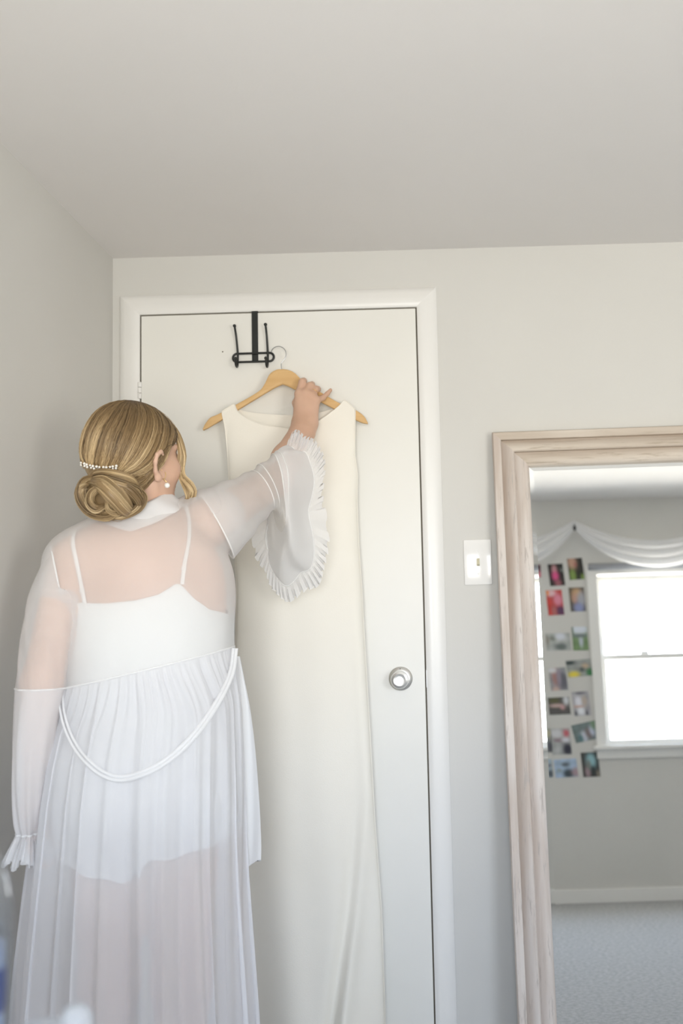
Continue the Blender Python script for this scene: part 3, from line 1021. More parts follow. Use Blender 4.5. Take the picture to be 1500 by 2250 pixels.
# left hand, hanging inside the cuff
lp = Lwr + np.array([.002, .012, -.055])
body.cap(Lwr, lp, .024, .026, .02)
for i in range(4):
    f0 = lp + np.array([-.004, -.024 + i * .017, -.025])
    f1 = f0 + np.array([.010, .004, -.024 - (.004 if i in (1, 2) else 0)])
    f2 = f1 + np.array([.018, .002, -.012])
    body.cap(f0, f1, .0098, .0086, .006); body.cap(f1, f2, .0086, .0072, .004)
t0 = Lwr + np.array([.012, .026, -.03])
body.cap(t0, t0 + np.array([.012, .018, -.03]), .012, .0095, .008)
body.cap(t0 + np.array([.012, .018, -.03]), t0 + np.array([.018, .014, -.052]), .0095, .0075, .006)
# neck and head
HYAW = math.radians(-40)
RH = rot_axes(HYAW)            # rows: her right, forward, up
HC = at(287, 991, 2.215)       # centre of the hair volume
SK = HC + RH[1] * .012


def hd(a, b, c):
    return SK + RH[0] * a + RH[1] * b + ZUP * c


body.cap(at(322, 1145, 2.24), at(316, 1060, 2.235), .058, .052, .03)
body.ell(SK, (.074, .092, .098), RH, .03)
body.ell(hd(0, .030, -.055), (.060, .060, .066), RH, .03)
body.cap(hd(-.045, .015, -.075), hd(0, .070, -.106), .020, .018, .025)
body.cap(hd(.045, .015, -.075), hd(0, .070, -.106), .020, .018, .025)
body.cap(hd(0, .088, -.005), hd(0, .110, -.042), .008, .011, .012)
for sx in (-1, 1):
    body.ell(hd(.008 * sx, .100, -.046), (.009, .010, .008), RH, .006)
    body.ell(hd(.040 * sx, .062, -.040), (.022, .020, .020), RH, .03)
    body.ell(hd(.031 * sx, .080, -.010), (.013, .010, .009), RH, .006)
    body.cap(hd(.012 * sx, .088, .010), hd(.048 * sx, .072, .012), .007, .006, .012)
body.ell(hd(0, .090, -.074), (.021, .010, .0055), RH, .006)
body.ell(hd(0, .088, -.083), (.018, .010, .006), RH, .006)
# ears: rim, inner fold, lobe
for sx in (1, -1):
    e0 = lambda b, c, a=.083: hd(a * sx, b + .003, c - .030)
    rim = [e0(.004, -.036, .080), e0(-.009, -.026, .088), e0(-.016, -.006, .097), e0(-.013, .010, .100), e0(-.002, .018, .097), e0(.009, .012, .088), e0(.012, .002, .080)]
    for i in range(len(rim) - 1):
        body.cap(rim[i], rim[i + 1], .0046, .0046, .004)
    body.ell(e0(-.006, -.006, .080), (.007, .010, .022), RH, .006)
    body.ell(e0(.001, -.038, .082), (.006, .009, .010), RH, .008)
pos, F = body.mesh(h=.0033)
MB().add(pos, F).build('body', M_skin, person)

# ------------------------------------------------------------------ eyes, brows (far side of the face)
for sx in (-1, 1):
    MB().ball(hd(.031 * sx, .083, -.010), (.0115, .0115, .0105), 16, 12).build('eye', M_white, person)
    MB().tube(spline([hd(.014 * sx, .0975, .012), hd(.030 * sx, .094, .018), hd(.048 * sx, .079, .012)], 10), .0028, 6).build('eyebrow', principled('brow', (.25, .16, .08), .8), person)

# ------------------------------------------------------------------ HAIR
HR = np.array([.092, .112, .112])       # half axes along right, forward, up
rng = np.random.RandomState(7)


def ell_hit(px, py, c=None, R=None, r=None, lift=0.0):
    c = HC if c is None else c
    R = RH if R is None else R
    r = HR if r is None else r
    d = ray(px, py); d = d / np.linalg.norm(d)
    o = (CAMP - c) @ R.T / r
    v = (d @ R.T) / r
    A, Bq, Cq = v @ v, o @ v, o @ o - 1
    disc = Bq * Bq - A * Cq
    t = (-Bq - math.sqrt(disc)) / A if disc > 0 else -Bq / A
    q = o + v * t
    q = q / np.linalg.norm(q)
    n = nrm((q / r) @ R)
    return c + (q * r) @ R + n * lift


def to_ell(P, lift, c=None, R=None, r=None):
    c = HC if c is None else c
    R = RH if R is None else R
    r = HR if r is None else r
    q = (P - c) @ R.T / r
    q = q / np.linalg.norm(q, axis=-1, keepdims=True)
    n = (q / r) @ R
    n = n / np.linalg.norm(n, axis=-1, keepdims=True)
    return c + (q * r) @ R + n * np.asarray(lift)[..., None]


DK, MD, LT = np.array([.085, .05, .022]), np.array([.33, .22, .105]), np.array([.72, .55, .32])


def hair_tone(t):
    t = np.clip(t, 0, 1)[..., None]
    return np.where(t < .5, DK + (MD - DK) * t * 2, MD + (LT - MD) * (t - .5) * 2)


# scalp-covering volume
hm = MB()
na, nb_ = 120, 90
G = np.zeros((nb_, na, 3)); keep = np.zeros((nb_, na), bool); tone = np.zeros((nb_, na))
for i in range(nb_):
    ph = math.pi * i / (nb_ - 1)
    for j in range(na):
        th = 2 * math.pi * j / na
        l = np.array([math.sin(ph) * math.cos(th), math.sin(ph) * math.sin(th), math.cos(ph)])
        p = l * HR
        b, c = p[1], p[2] + .012
        if c > .055: bmax = .105
        else: bmax = np.interp(c, [-.10, -.085, -.05, -.02, .0, .055], [-.2, -.055, -.046, -.040, -.012, .088])
        keep[i, j] = b < bmax
        G[i, j] = HC + (p * .985) @ RH
        tone[i, j] = .30 + .35 * (1 - l[2]) * .5 + .16 * math.sin(th * 13 + 2 * math.sin(ph * 3)) * .5
idx = -np.ones((nb_, na), int)
vs, cs = [], []
for i in range(nb_):
    for j in range(na):
        idx[i, j] = len(vs); vs.append(G[i, j]); cs.append(hair_tone(np.array(tone[i, j])))
fs = []
for i in range(nb_ - 1):
    for j in range(na):
        q = (idx[i, j], idx[i + 1, j], idx[i + 1, (j + 1) % na], idx[i, (j + 1) % na])
        if keep[i, j] and keep[i + 1, j] and keep[i, (j + 1) % na] and keep[i + 1, (j + 1) % na]:
            fs.append(q)
hm.add(vs, fs, np.array(cs))


def strand(mb, pts, rad, tones, sides=3):
    n = len(pts)
    rr = np.full(n, rad); rr[0] *= .6; rr[-1] *= .35
    mb.tube(pts, rr, sides, caps=False, col=hair_tone(tones))


GUIDES = [
    [(280, 880), (228, 892), (197, 925), (181, 965), (178, 1000), (188, 1020)],
    [(284, 879), (240, 902), (212, 940), (198, 985), (196, 1023)],
    [(287, 879), (255, 908), (232, 948), (218, 990), (211, 1027)],
    [(290, 879), (270, 915), (250, 958), (238, 1000), (228, 1030)],
    [(294, 879), (285, 920), (268, 965), (254, 1002), (241, 1032)],
    [(298, 879), (300, 920), (286, 965), (268, 1006), (252, 1034)],
    [(302, 880), (318, 920), (306, 965), (284, 1008), (260, 1036)],
    [(306, 880), (336, 918), (330, 965), (303, 1012), (266, 1039)],
    [(311, 881), (352, 922), (350, 968), (322, 1018), (276, 1044)],
    [(317, 882), (364, 928), (364, 972), (338, 1026), (285, 1052)],
    [(324, 884), (374, 934), (374, 974), (344, 1034), (300, 1062)],
    [(330, 886), (382, 942), (380, 976), (352, 992), (338, 1040), (305, 1074)],
]
NG = 26
GP = []
for gd in GUIDES:
    pts = np.array([ell_hit(x, y) for x, y in gd])
    GP.append(spline(pts, NG))
GP = np.array(GP)
for k in range(2600):
    s = rng.rand() * (len(GUIDES) - 1)
    i = min(int(s), len(GUIDES) - 2); t = s - i
    base = GP[i] * (1 - t) + GP[i + 1] * t
    a0 = rng.rand() ** 2 * .30 if rng.rand() < .7 else 0
    a1 = 1.0 if rng.rand() < .85 else .6 + .4 * rng.rand()
    n = 13
    sel = np.linspace(a0, a1, n) * (NG - 1)
    fl = np.minimum(sel.astype(int), NG - 2)
    base = base[fl] + (base[fl + 1] - base[fl]) * (sel - fl)[:, None]
    uu = np.linspace(a0, a1, n)
    clump = .5 + .5 * math.sin(s * 9.0 + 1.0) * math.sin(s * 23.0)
    lift = .0005 + .0045 * np.sin(uu * math.pi) ** .7 * (.25 + .75 * clump) * rng.rand() + rng.rand() * .0015
    base = base + rng.normal(0, .0012, (1, 3)) + rng.normal(0, .0006, (n, 3))
    P = to_ell(base, lift)
    streak = .5 + .34 * math.sin(s * 7.3 + .6) * math.sin(s * 2.9 + .4) + .26 * math.sin(s * 31) + rng.normal(0, .2)
    tn = np.interp(uu, [0, .25, .6, 1], [.10, .24, .50, .62]) * (.25 + 1.5 * streak)
    strand(hm, P, .00052 + .0003 * rng.rand(), tn)
# strands that close the far sides: from the parting over the hidden front half
for k in range(500):
    th = rng.uniform(-2.9, 1.2)
    l0 = np.array([.0, .35, .94]); l1 = np.array([math.cos(th) * .93, min(math.sin(th), .25) * .93, -.05 - .35 * rng.rand()])
    uu = np.linspace(0, 1, 11)[:, None]
    q = l0 * (1 - uu) + l1 * uu
    P = to_ell(HC + (q * HR) @ RH, rng.rand(11) * .002)
    bmax = (P - HC) @ RH.T
    ok = bmax[:, 1] < np.interp(bmax[:, 2] + .012, [-.05, .0, .055, .06], [-.03, .0, .085, .108])
    if ok.all():
        strand(hm, P, .0007, np.interp(uu[:, 0], [0, .3, 1], [.15, .3, .6]) * rng.uniform(.7, 1.3))
# flyaways at the outline
for k in range(60):
    s = rng.rand() * (len(GUIDES) - 1)
    i = min(int(s), len(GUIDES) - 2); t = s - i
    base = (GP[i] * (1 - t) + GP[i + 1] * t)[2:16:2]
    P = to_ell(base + rng.normal(0, .002, (1, 3)), .003 + .006 * np.sin(np.linspace(0, 3.1, len(base))) * rng.rand())
    strand(hm, P, .0003, np.full(len(base), .6))
hair = hm.build('hair', M_hair, person)


def lock(mb, guide, width, n, tone0=.55, twist=1.0, depth=.6, seedv=0, spread=.0006, curlr=0.0):
    """a lock: strands laid round a 3-D guide"""
    rs = np.random.RandomState(seedv)
    m = 22
    g_ = spline(guide, m)
    tan = np.gradient(g_, axis=0); tan /= np.linalg.norm(tan, axis=1)[:, None]
    view = g_ - CAMP; view /= np.linalg.norm(view, axis=1)[:, None]
    sd = np.cross(tan, view); sd /= np.linalg.norm(sd, axis=1)[:, None] + 1e-9
    up = np.cross(sd, tan)
    uu = np.linspace(0, 1, m)
    wd = np.interp(uu, np.linspace(0, 1, len(width)), width)
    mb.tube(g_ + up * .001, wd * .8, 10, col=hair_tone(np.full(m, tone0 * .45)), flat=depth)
    for k in range(n):
        a = rs.rand() * 2 * math.pi
        rr = .72 + .30 * rs.rand()
        aa = a + twist * uu
        P = g_ + sd * (np.cos(aa) * wd * rr)[:, None] + up * (np.sin(aa) * wd * rr * depth)[:, None] + rs.normal(0, spread, (1, 3))
        tn = (tone0 + .24 * math.sin(a * 3 + 1) + rs.normal(0, .20)) * np.interp(uu, [0, .15, .8, 1], [.7, 1.0, 1.05, .75])
        strand(mb, P, .00055 + .0003 * rs.rand(), tn)


bun = MB()
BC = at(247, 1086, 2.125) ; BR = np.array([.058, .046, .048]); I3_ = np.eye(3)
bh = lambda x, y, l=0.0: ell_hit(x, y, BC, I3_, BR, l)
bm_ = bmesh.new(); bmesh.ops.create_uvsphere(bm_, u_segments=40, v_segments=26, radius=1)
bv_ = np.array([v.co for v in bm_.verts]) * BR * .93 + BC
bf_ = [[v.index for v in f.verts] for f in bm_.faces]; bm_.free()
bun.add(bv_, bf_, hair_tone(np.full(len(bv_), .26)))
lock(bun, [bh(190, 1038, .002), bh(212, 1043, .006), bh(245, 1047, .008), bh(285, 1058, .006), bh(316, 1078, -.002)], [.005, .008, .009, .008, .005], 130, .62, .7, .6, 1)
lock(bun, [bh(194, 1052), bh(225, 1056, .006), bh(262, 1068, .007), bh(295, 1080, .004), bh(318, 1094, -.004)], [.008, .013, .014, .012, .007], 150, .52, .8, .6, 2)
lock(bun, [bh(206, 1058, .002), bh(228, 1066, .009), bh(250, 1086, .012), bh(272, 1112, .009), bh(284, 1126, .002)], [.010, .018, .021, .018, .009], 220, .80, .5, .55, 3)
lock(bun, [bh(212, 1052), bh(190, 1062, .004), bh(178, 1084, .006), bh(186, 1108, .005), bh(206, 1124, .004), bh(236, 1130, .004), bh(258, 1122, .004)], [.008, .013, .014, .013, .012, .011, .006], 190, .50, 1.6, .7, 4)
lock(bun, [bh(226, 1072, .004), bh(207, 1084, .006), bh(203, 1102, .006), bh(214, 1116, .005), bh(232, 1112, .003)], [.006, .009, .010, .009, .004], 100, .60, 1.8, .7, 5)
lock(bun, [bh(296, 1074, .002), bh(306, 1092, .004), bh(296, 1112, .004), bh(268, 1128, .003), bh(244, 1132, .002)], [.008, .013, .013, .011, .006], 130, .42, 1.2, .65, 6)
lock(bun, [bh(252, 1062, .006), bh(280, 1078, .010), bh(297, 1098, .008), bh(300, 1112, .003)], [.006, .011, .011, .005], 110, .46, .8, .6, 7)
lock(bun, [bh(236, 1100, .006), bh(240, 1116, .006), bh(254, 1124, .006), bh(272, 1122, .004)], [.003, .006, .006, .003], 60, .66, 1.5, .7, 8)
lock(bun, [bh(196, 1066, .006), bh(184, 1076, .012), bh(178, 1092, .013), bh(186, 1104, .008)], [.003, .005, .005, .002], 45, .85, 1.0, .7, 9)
# stray ends that stick out of the knot
for k in range(70):
    a = rng.uniform(math.pi * .75, math.pi * 2.05)
    r0 = rng.uniform(.72, .98)
    x0, y0 = 247 + 62 * r0 * math.cos(a), 1086 - 52 * r0 * math.sin(a)
    t_ = a + rng.choice([-1, 1]) * rng.uniform(.25, .8)
    r1, r2 = rng.uniform(1.0, 1.10), rng.uniform(1.02, 1.22)
    pts = [bh(x0, y0, .006), bh(247 + 62 * r1 * math.cos((a + t_) / 2), 1086 - 52 * r1 * math.sin((a + t_) / 2), .007)]
    pts.append(at(247 + 62 * r2 * math.cos(t_), 1086 - 52 * r2 * math.sin(t_), pts[1][1] - .004))
    strand(bun, spline(pts, 9), .00042, np.full(9, rng.uniform(.45, .9)))
bun.build('bun', M_hair, hair)
# nape hair running from behind the ear into the bun
nape = MB()
lock(nape, [ell_hit(343, 1012, lift=.001), ell_hit(334, 1040, lift=.0), ell_hit(318, 1062, lift=-.004), at(296, 1082, 2.135)], [.006, .010, .012, .009], 150, .40, .4, .45, 10)
lock(nape, [ell_hit(330, 1035, lift=.002), ell_hit(312, 1052, lift=.003), at(286, 1068, 2.118), at(262, 1078, 2.085)], [.006, .012, .012, .008], 150, .46, .5, .5, 11)
nape.build('nape_hair', M_hair, hair)
# loose curled front strands
cu = MB()
fy = (HC + RH[1] * .10 + RH[0] * .05)[1]
lock(cu, [ell_hit(372, 915), at(386, 948, fy), at(396, 975, fy), at(401, 1003, fy), at(398, 1030, fy), at(402, 1048, fy - .01), at(417, 1065, fy - .015), at(424, 1082, fy - .01), at(416, 1096, fy), at(402, 1104, fy + .01)],
     [.004, .006, .0075, .0075, .007, .007, .0085, .0085, .006, .002], 120, .78, 2.6, .55, 12)
lock(cu, [ell_hit(378, 925), at(390, 965, fy - .01), at(396, 1000, fy - .012), at(392, 1030, fy - .01), at(400, 1056, fy - .01), at(409, 1078, fy - .012), at(412, 1094, fy - .01), at(404, 1100, fy)],
     [.003, .004, .005, .005, .005, .005, .004, .0015], 70, .66, 2.0, .6, 13)
cu.build('loose_curl', M_hair, hair)

# pearl comb
cl = MB()
cpts = np.array([bh(x, y) for x, y in ((190, 1018), (205, 1024), (222, 1027), (240, 1027), (258, 1024))])
cpts = np.array([ell_hit(x, y, lift=.012) for x, y in ((190, 1016), (205, 1021), (222, 1024.5), (240, 1025.5), (257, 1023))])
cp = spline(cpts, 40)
clip = MB().tube(cp + np.array([0, .001, .003]), .0016, 8).build('hair_comb', M_gold, person, label='pearl-studded hair comb')
for row, (n, dz, r) in enumerate(((12, .0015, .0029), (11, -.0035, .0027))):
    base = spline(cpts, n)
    for i in range(n):
        MB().ball(base[i] + np.array([.0012 * (i % 2), -.003 - .001 * (i % 2), dz]), r * (1 - .15 * ((i * 7) % 3 == 0)), 10, 8).build('pearl', M_pearl, clip)

# ------------------------------------------------------------------ jewellery
lobe = hd(.083, -.010, -.050)
ep = at(357, 1052, lobe[1] - .006); 
er = MB()
m0 = at(361, 1043, lobe[1] - .004)
pw = at(367, 1066.5, lobe[1] - .008)
er.tube(spline([m0 + np.array([.0015, 0, .006]), m0 + np.array([.003, -.001, 0]), m0 + np.array([.002, -.002, -.008]), at(360, 1054, lobe[1] - .008), at(365, 1058, lobe[1] - .008), pw + np.array([0, 0, .006])], 24), .0009, 8)
er.tube(spline([at(358, 1052, lobe[1] - .008), at(362, 1056, lobe[1] - .009), at(366, 1059, lobe[1] - .008)], 10), .0013, 8)
ear_o = er.build('earring', M_gold, person, label='gold drop earring with a pearl')
MB().ball(pw, .0058, 20, 14).build('pearl', M_pearl, ear_o)
MB().ball(at(355, 1033, hd(.090, -.028, -.036)[1] - .004), .0013, 10, 8).build('ear_stud', M_gold, person)
rg = FING[2][0] * .35 + FING[2][1] * .65
MB().tube([rg + .0103 * (math.cos(t) * nrm(np.cross(FING[2][1] - FING[2][0], [0, 1, 0])) + math.sin(t) * nrm(np.cross(FING[2][1] - FING[2][0], np.cross(FING[2][1] - FING[2][0], [0, 1, 0])))) for t in np.linspace(0, 2 * math.pi, 33)], .0011, 8, caps=False).build('ring', M_gold, person)
wax = nrm(Rwr - Rel); wc = at(670, 921, 2.794)
w1 = nrm(np.cross(wax, [0, 1, 0])); w2 = np.cross(wax, w1)
br = [wc + w1 * .0325 * math.cos(t) + w2 * .0235 * math.sin(t) + wax * (.003 * math.sin(2 * t)) for t in np.linspace(0, 2 * math.pi, 49)]
MB().tube(br, .0008, 6, caps=False).build('bracelet', M_gold, person)

# ================================================================== CLOTHES
def loops_of(bm, p, n, tol=2e-4):
    n = Vector(nrm(n)); p = Vector(p)
    es = [e for e in bm.edges if e.is_boundary and all(abs((v.co - p).dot(n)) < tol for v in e.verts)]
    adj = {}
    for e in es:
        a, b = e.verts
        adj.setdefault(a, []).append(b); adj.setdefault(b, []).append(a)
    best = []
    seen = set()
    for s0 in adj:
        if s0 in seen: continue
        loop = [s0]; seen.add(s0)
        cur = s0
        while True:
            nx = [w for w in adj[cur] if w not in seen]
            if not nx: break
            cur = nx[0]; seen.add(cur); loop.append(cur)
        if len(loop) > len(best): best = loop
    return np.array([v.co for v in best])


bod = SDF()
g_ = .013
bod.ell(at(312, 1264, YT), (.176 + g_, .106 + g_, .138 + g_), RT, .06)
bod.ell(at(322, 1350, YT), (.178 + g_, .116 + g_, .18 + g_), RT, .06)
bod.ell(at(324, 1500, YT + .005), (.176 + g_, .120 + g_, .17 + g_), RT, .06)
for sx in (-1, 1):
    bod.ell(at(318, 1330, YT) + RT[0] * .085 * sx + RT[1] * .095, (.07 + g_, .06 + g_, .07 + g_), RT, .04)
bod.cap(at(300, 1192, 2.225), at(184, 1226, 2.155), .051 + g_, .047 + g_, .05)
bod.ell(Lsh, (.051, .056, .056), None, .04)
bod.cap(Lsh, Lsh + (Lel - Lsh) * .22, .058, .054, .02)
bod.ell(Rsh, (.064, .066, .062), None, .04)
bod.cap(at(332, 1182, 2.24), at(440, 1152, 2.305), .050 + g_, .046 + g_, .05)
bod.cap(Rsh, Rsh + (Rel - Rsh) * .16, .062, .056, .05)
pos, F = bod.mesh(h=.007)
bm = bmesh.new()
bvs = [bm.verts.new(p) for p in pos]
for f in F:
    bm.faces.new([bvs[i] for i in f])
for _ in range(3):
    bmesh.ops.smooth_vert(bm, verts=bm.verts, factor=.5, use_axis_x=True, use_axis_y=True, use_axis_z=True)
PL = {
    'waist': (at(324, 1467, 2.2), nrm((.20, .05, -1.0))),
}
p, n = PL['waist']
bmesh.ops.bisect_plane(bm, geom=bm.verts[:] + bm.edges[:] + bm.faces[:], dist=1e-6, plane_co=Vector(p), plane_no=Vector(n), clear_outer=True)
NK0 = at(295, 1130, 2.235)
NKN = nrm((-.27, -.40, 1.0))
dl = []
for v in bm.verts:
    q = np.array(v.co) - NK0
    hgt = q @ NKN
    if np.linalg.norm(q - NKN * hgt) < .090 and hgt > -.10 and v.co.z > NK0[2] - .09:
        dl.append(v)
bmesh.ops.delete(bm, geom=dl, context='VERTS')
bm.verts.ensure_lookup_table()
LOOP = {k: loops_of(bm, *PL[k]) for k in PL}
_t = np.linspace(0, 2 * math.pi, 72, endpoint=False)
LOOP['left'] = at(124, 1262, 2.135) + np.cos(_t)[:, None] * np.array([.014, 0, -.066]) + np.sin(_t)[:, None] * np.array([.026, -.068, 0])
_c = at(473, 1155, 2.315)
LOOP['right'] = _c + np.cos(_t)[:, None] * (at(433, 1083, 2.315) - _c) + np.sin(_t)[:, None] * np.array([.026, -.078, 0])
# keep only the main piece
seen = set(); best = []
for v in bm.verts:
    if v in seen: continue
    st = [v]; seen.add(v); comp = [v]
    while st:
        w = st.pop()
        for e in w.link_edges:
            o2 = e.other_vert(w)
            if o2 not in seen:
                seen.add(o2); st.append(o2); comp.append(o2)
    if len(comp) > len(best): best = comp
bs_ = set(best)
bmesh.ops.delete(bm, geom=[v for v in bm.verts if v not in bs_], context='VERTS')
mb = MB(); mb.bm(bm)
robe = mb.build('robe', M_robe, person, label='sheer white chiffon robe')


def closed(P):
    return np.vstack([P, P[:2]])


def smooth_loop(P, it=6):
    for _ in range(it):
        P = (np.roll(P, 1, 0) + P * 2 + np.roll(P, -1, 0)) / 4
    return P


for k in ('left', 'right', 'waist'):
    P = smooth_loop(LOOP[k])
    MB().tube(closed(P), .0019 if k != 'waist' else .0024, 6, caps=False).build('waist_seam' if k == 'waist' else 'armhole_seam', M_seam, robe)


def loop_at(P, c, a1, a2, th):
    """points of a closed loop by their angle about c in the plane of a1, a2"""
    u1, u2 = nrm(a1), nrm(a2 - nrm(a1) * (a2 @ nrm(a1)))
    d = P - c
    ang = np.arctan2(d @ u2, d @ u1)
    o = np.argsort(ang)
    ang, Q = ang[o], P[o]
    ang = np.concatenate([ang - 2 * math.pi, ang, ang + 2 * math.pi]); Q = np.vstack([Q, Q, Q])
    t = (th + math.pi) % (2 * math.pi) - math.pi
    return np.stack([np.interp(t, ang, Q[:, i]) for i in range(3)], -1)


def sleeve(rings, loop, rows, nth=120, fold=None, belled=()):
    """rings: list of (centre, a1, a2); the first is replaced by the armhole loop"""
    th = np.linspace(0, 2 * math.pi, nth, endpoint=False)
    R = [loop_at(loop, rings[0][0], np.asarray(rings[0][1], float), np.asarray(rings[0][2], float), th)]
    for q_, (c, a1, a2) in enumerate(rings[1:]):
        bw = belled[q_] if q_ < len(belled) else 0.0
        ct = np.cos(th)
        ct = np.where(ct < 0, -np.abs(ct) ** (1 - .45 * bw), ct)
        R.append(np.asarray(c) + ct[:, None] * np.asarray(a1) + (np.sin(th) * (1 + bw * np.clip(-np.cos(th), 0, 1)))[:, None] * np.asarray(a2))
    R = np.array(R)
    G = spline(R.reshape(len(R), -1), rows).reshape(rows, nth, 3)
    if fold is not None:
        cen = G.mean(1, keepdims=True)
        out = G - cen
        out /= np.linalg.norm(out, axis=2, keepdims=True) + 1e-9
        v = np.linspace(0, 1, rows)[:, None]
        G = G + out * fold(v, th[None])[..., None]
    return G


def ring_tb(T, B, depth, Yt, Yb=None, tilt=(0, 0, 0)):
    t, b = at(*T, Yt), at(*B, Yt if Yb is None else Yb)
    c = (t + b) / 2
    return [c, t - c, np.asarray(depth, float) if np.ndim(depth) else np.array([0, -depth, 0]) + np.array(tilt)]


def ruffle(P, out, length, n, amp, rows=7, mat=M_tulle, name='ruffle', parent=None, seedv=0, normal=None, jag=.10):
    """gathered frill along the closed line P; out: outward vectors"""
    m = n * 8
    per = np.linspace(0, 1, m, endpoint=False)
    L = len(P)
    s = per * L
    i0 = s.astype(int) % L; f = (s - np.floor(s))[:, None]
    Q = P[i0] * (1 - f) + P[(i0 + 1) % L] * f
    O = out[i0] * (1 - f) + out[(i0 + 1) % L] * f
    O /= np.linalg.norm(O, axis=1)[:, None]
    T = np.roll(Q, -1, 0) - np.roll(Q, 1, 0); T /= np.linalg.norm(T, axis=1)[:, None] + 1e-9
    Nn = np.cross(T, O)
    rs = np.random.RandomState(seedv)
    ph = 2 * math.pi * n * per + 1.2 * np.sin(2 * math.pi * per * 5 + rs.rand() * 6)
    ln = length * (1 + jag * np.sin(ph * 1.0 + 1) + .12 * np.sin(2 * math.pi * per * 7 + 2))
    G = []
    for r in range(rows):
        v = r / (rows - 1)
        a = amp * v ** .8
        G.append(Q + O * (ln * v)[:, None] + Nn * (a * np.sin(ph))[:, None] + T * (a * .75 * np.sin(2 * ph))[:, None])
    return MB().grid(np.array(G), closed_u=True).build(name, mat, parent)


# ---- left sleeve (hanging): upper part and the fuller lower part
ly = [1500, 1560, 1640, 1720, 1790, 1828]
def lring(y, xl, xr, dep, Y):
    a, b = at(xl, y, Y), at(xr, y, Y)
    c = (a + b) / 2
    return (c, (b - a) / 2, np.array([0, -dep, 0]))
up = [(LOOP['left'].mean(0), RT[1] * -1, np.array([0, 0, 1.0])),]
r_list = [(LOOP['left'].mean(0), np.array([.3, .0, -1.0]), np.array([0, -1.0, 0]))]
r_list += [lring(1300, 74, 182, .072, 2.13), lring(1370, 58, 172, .068, 2.122), lring(1440, 48, 156, .064, 2.118), lring(1512, 41, 142, .060, 2.115)]
wr_f = lambda v, t: .0022 * v * np.sin(9 * t + 14 * v) + .0025 * np.sin(v * 40 + 2 * t) * np.sin(math.pi * v) * (np.cos(t) > 0)
GL = sleeve(r_list, LOOP['left'], 30, 120, wr_f)
MB().grid(GL, closed_u=True).build('upper_sleeve', M_robe, robe)
MB().tube(closed(GL[-1]), .0022, 6, caps=False).build('sleeve_seam', M_seam, robe)
th = np.linspace(0, 2 * math.pi, 120, endpoint=False)
low = [lring(1512, 41, 142, .061, 2.115), lring(1580, 37, 128, .062, 2.115), lring(1660, 35, 116, .062, 2.118), lring(1740, 36, 106, .058, 2.125), lring(1800, 39, 98, .048, 2.132), lring(1829, 43, 90, .036, 2.135)]
R = np.array([c + np.cos(th)[:, None] * a + np.sin(th)[:, None] * b for c, a, b in low])
GLL = spline(R.reshape(len(R), -1), 40).reshape(40, 120, 3)
vv = np.linspace(0, 1, 40)[:, None]
dirn = GLL - GLL.mean(1, keepdims=True); dirn /= np.linalg.norm(dirn, axis=2, keepdims=True)
GLL = GLL + dirn * (.0035 * vv * np.sin(11 * th[None] + 3 * vv) + .002 * np.sin(5 * th[None] - 4 * vv))[..., None]
MB().grid(GLL, closed_u=True).build('lower_sleeve', M_robe2, robe)
outv = dirn[-1] * .34 + np.array([-.06, -.05, -1.0])
MB().tube(closed(GLL[-1]), .0022, 6, caps=False).build('cuff_band', M_seam, robe)
ruffle(GLL[-1], outv, .058, 26, .0055, name='cuff_ruffle', parent=robe, seedv=3)

# ---- right sleeve (raised): close on the upper arm, then a wide bell that hangs from the forearm
rl = [(LOOP['right'].mean(0), np.array([-.5, 0, .85]), np.array([-.3, -1, .2])),
      ring_tb((480, 1062), (549, 1184), .074, 2.355, tilt=(.03, 0, 0)), ring_tb((526, 1046), (577, 1145), .068, 2.452, tilt=(.03, 0, 0)), ring_tb((563, 1026), (606, 1122), .062, 2.535, tilt=(.03, 0, 0)),
      ring_tb((594, 1004), (618, 1156), (.026, -.056, 0), 2.585, 2.605), ring_tb((618, 986), (618, 1215), (.038, -.048, 0), 2.60, 2.630), ring_tb((638, 980), (622, 1258), (.050, -.030, 0), 2.625, 2.675), ring_tb((652, 984), (636, 1276), (.056, -.006, 0), 2.645, 2.70)]
def rf(v, t):
    f = .0030 * np.sin(2 * math.pi * (v * 7 + .5 * np.sin(t))) * np.clip(v * 3, 0, 1) * np.clip((.75 - v) * 4, 0, 1)
    return f + np.clip(v - .55, 0, 1) * (.022 * np.sin(5 * t + 4 * v) + .012 * np.sin(9 * t - 2)) - .036 * np.clip(v - .5, 0, 1) * np.exp(-((t - 1.85) / .25) ** 2)
GR = sleeve(rl, LOOP['right'], 64, 144, rf, (0, 0, 0, .05, .25, .5, .65))
cut = 38
MB().grid(GR[:cut + 1], closed_u=True).build('upper_sleeve', M_robe, robe)
MB().grid(GR[cut:], closed_u=True).build('lower_sleeve', M_robe2, robe)
for rr_, rd in ((24, .0018), (28, .0022), (cut, .0026), (cut + 4, .0024)):
    arc = np.roll(GR[rr_], 26, 0)[:26 + (62 if rr_ < cut else 44)]
    rad_ = np.full(len(arc), rd); rad_[:8] *= np.linspace(.1, 1, 8); rad_[-14:] *= np.linspace(1, .1, 14)
    MB().tube(arc, rad_, 6).build('sleeve_fold', M_seam, robe)
hem = GR[-1]
cen = hem.mean(0)
rad = hem - cen
fwd = GR[-1].mean(0) - GR[-10].mean(0); fwd /= np.linalg.norm(fwd)
outv = rad / np.linalg.norm(rad, axis=1)[:, None] * .9 + np.array([.28, -.05, .04])
MB().tube(closed(hem), .0020, 6, caps=False).build('cuff_band', M_seam, robe)
ruffle(hem, outv, .044, 44, .0060, name='cuff_ruffle', parent=robe, seedv=5)

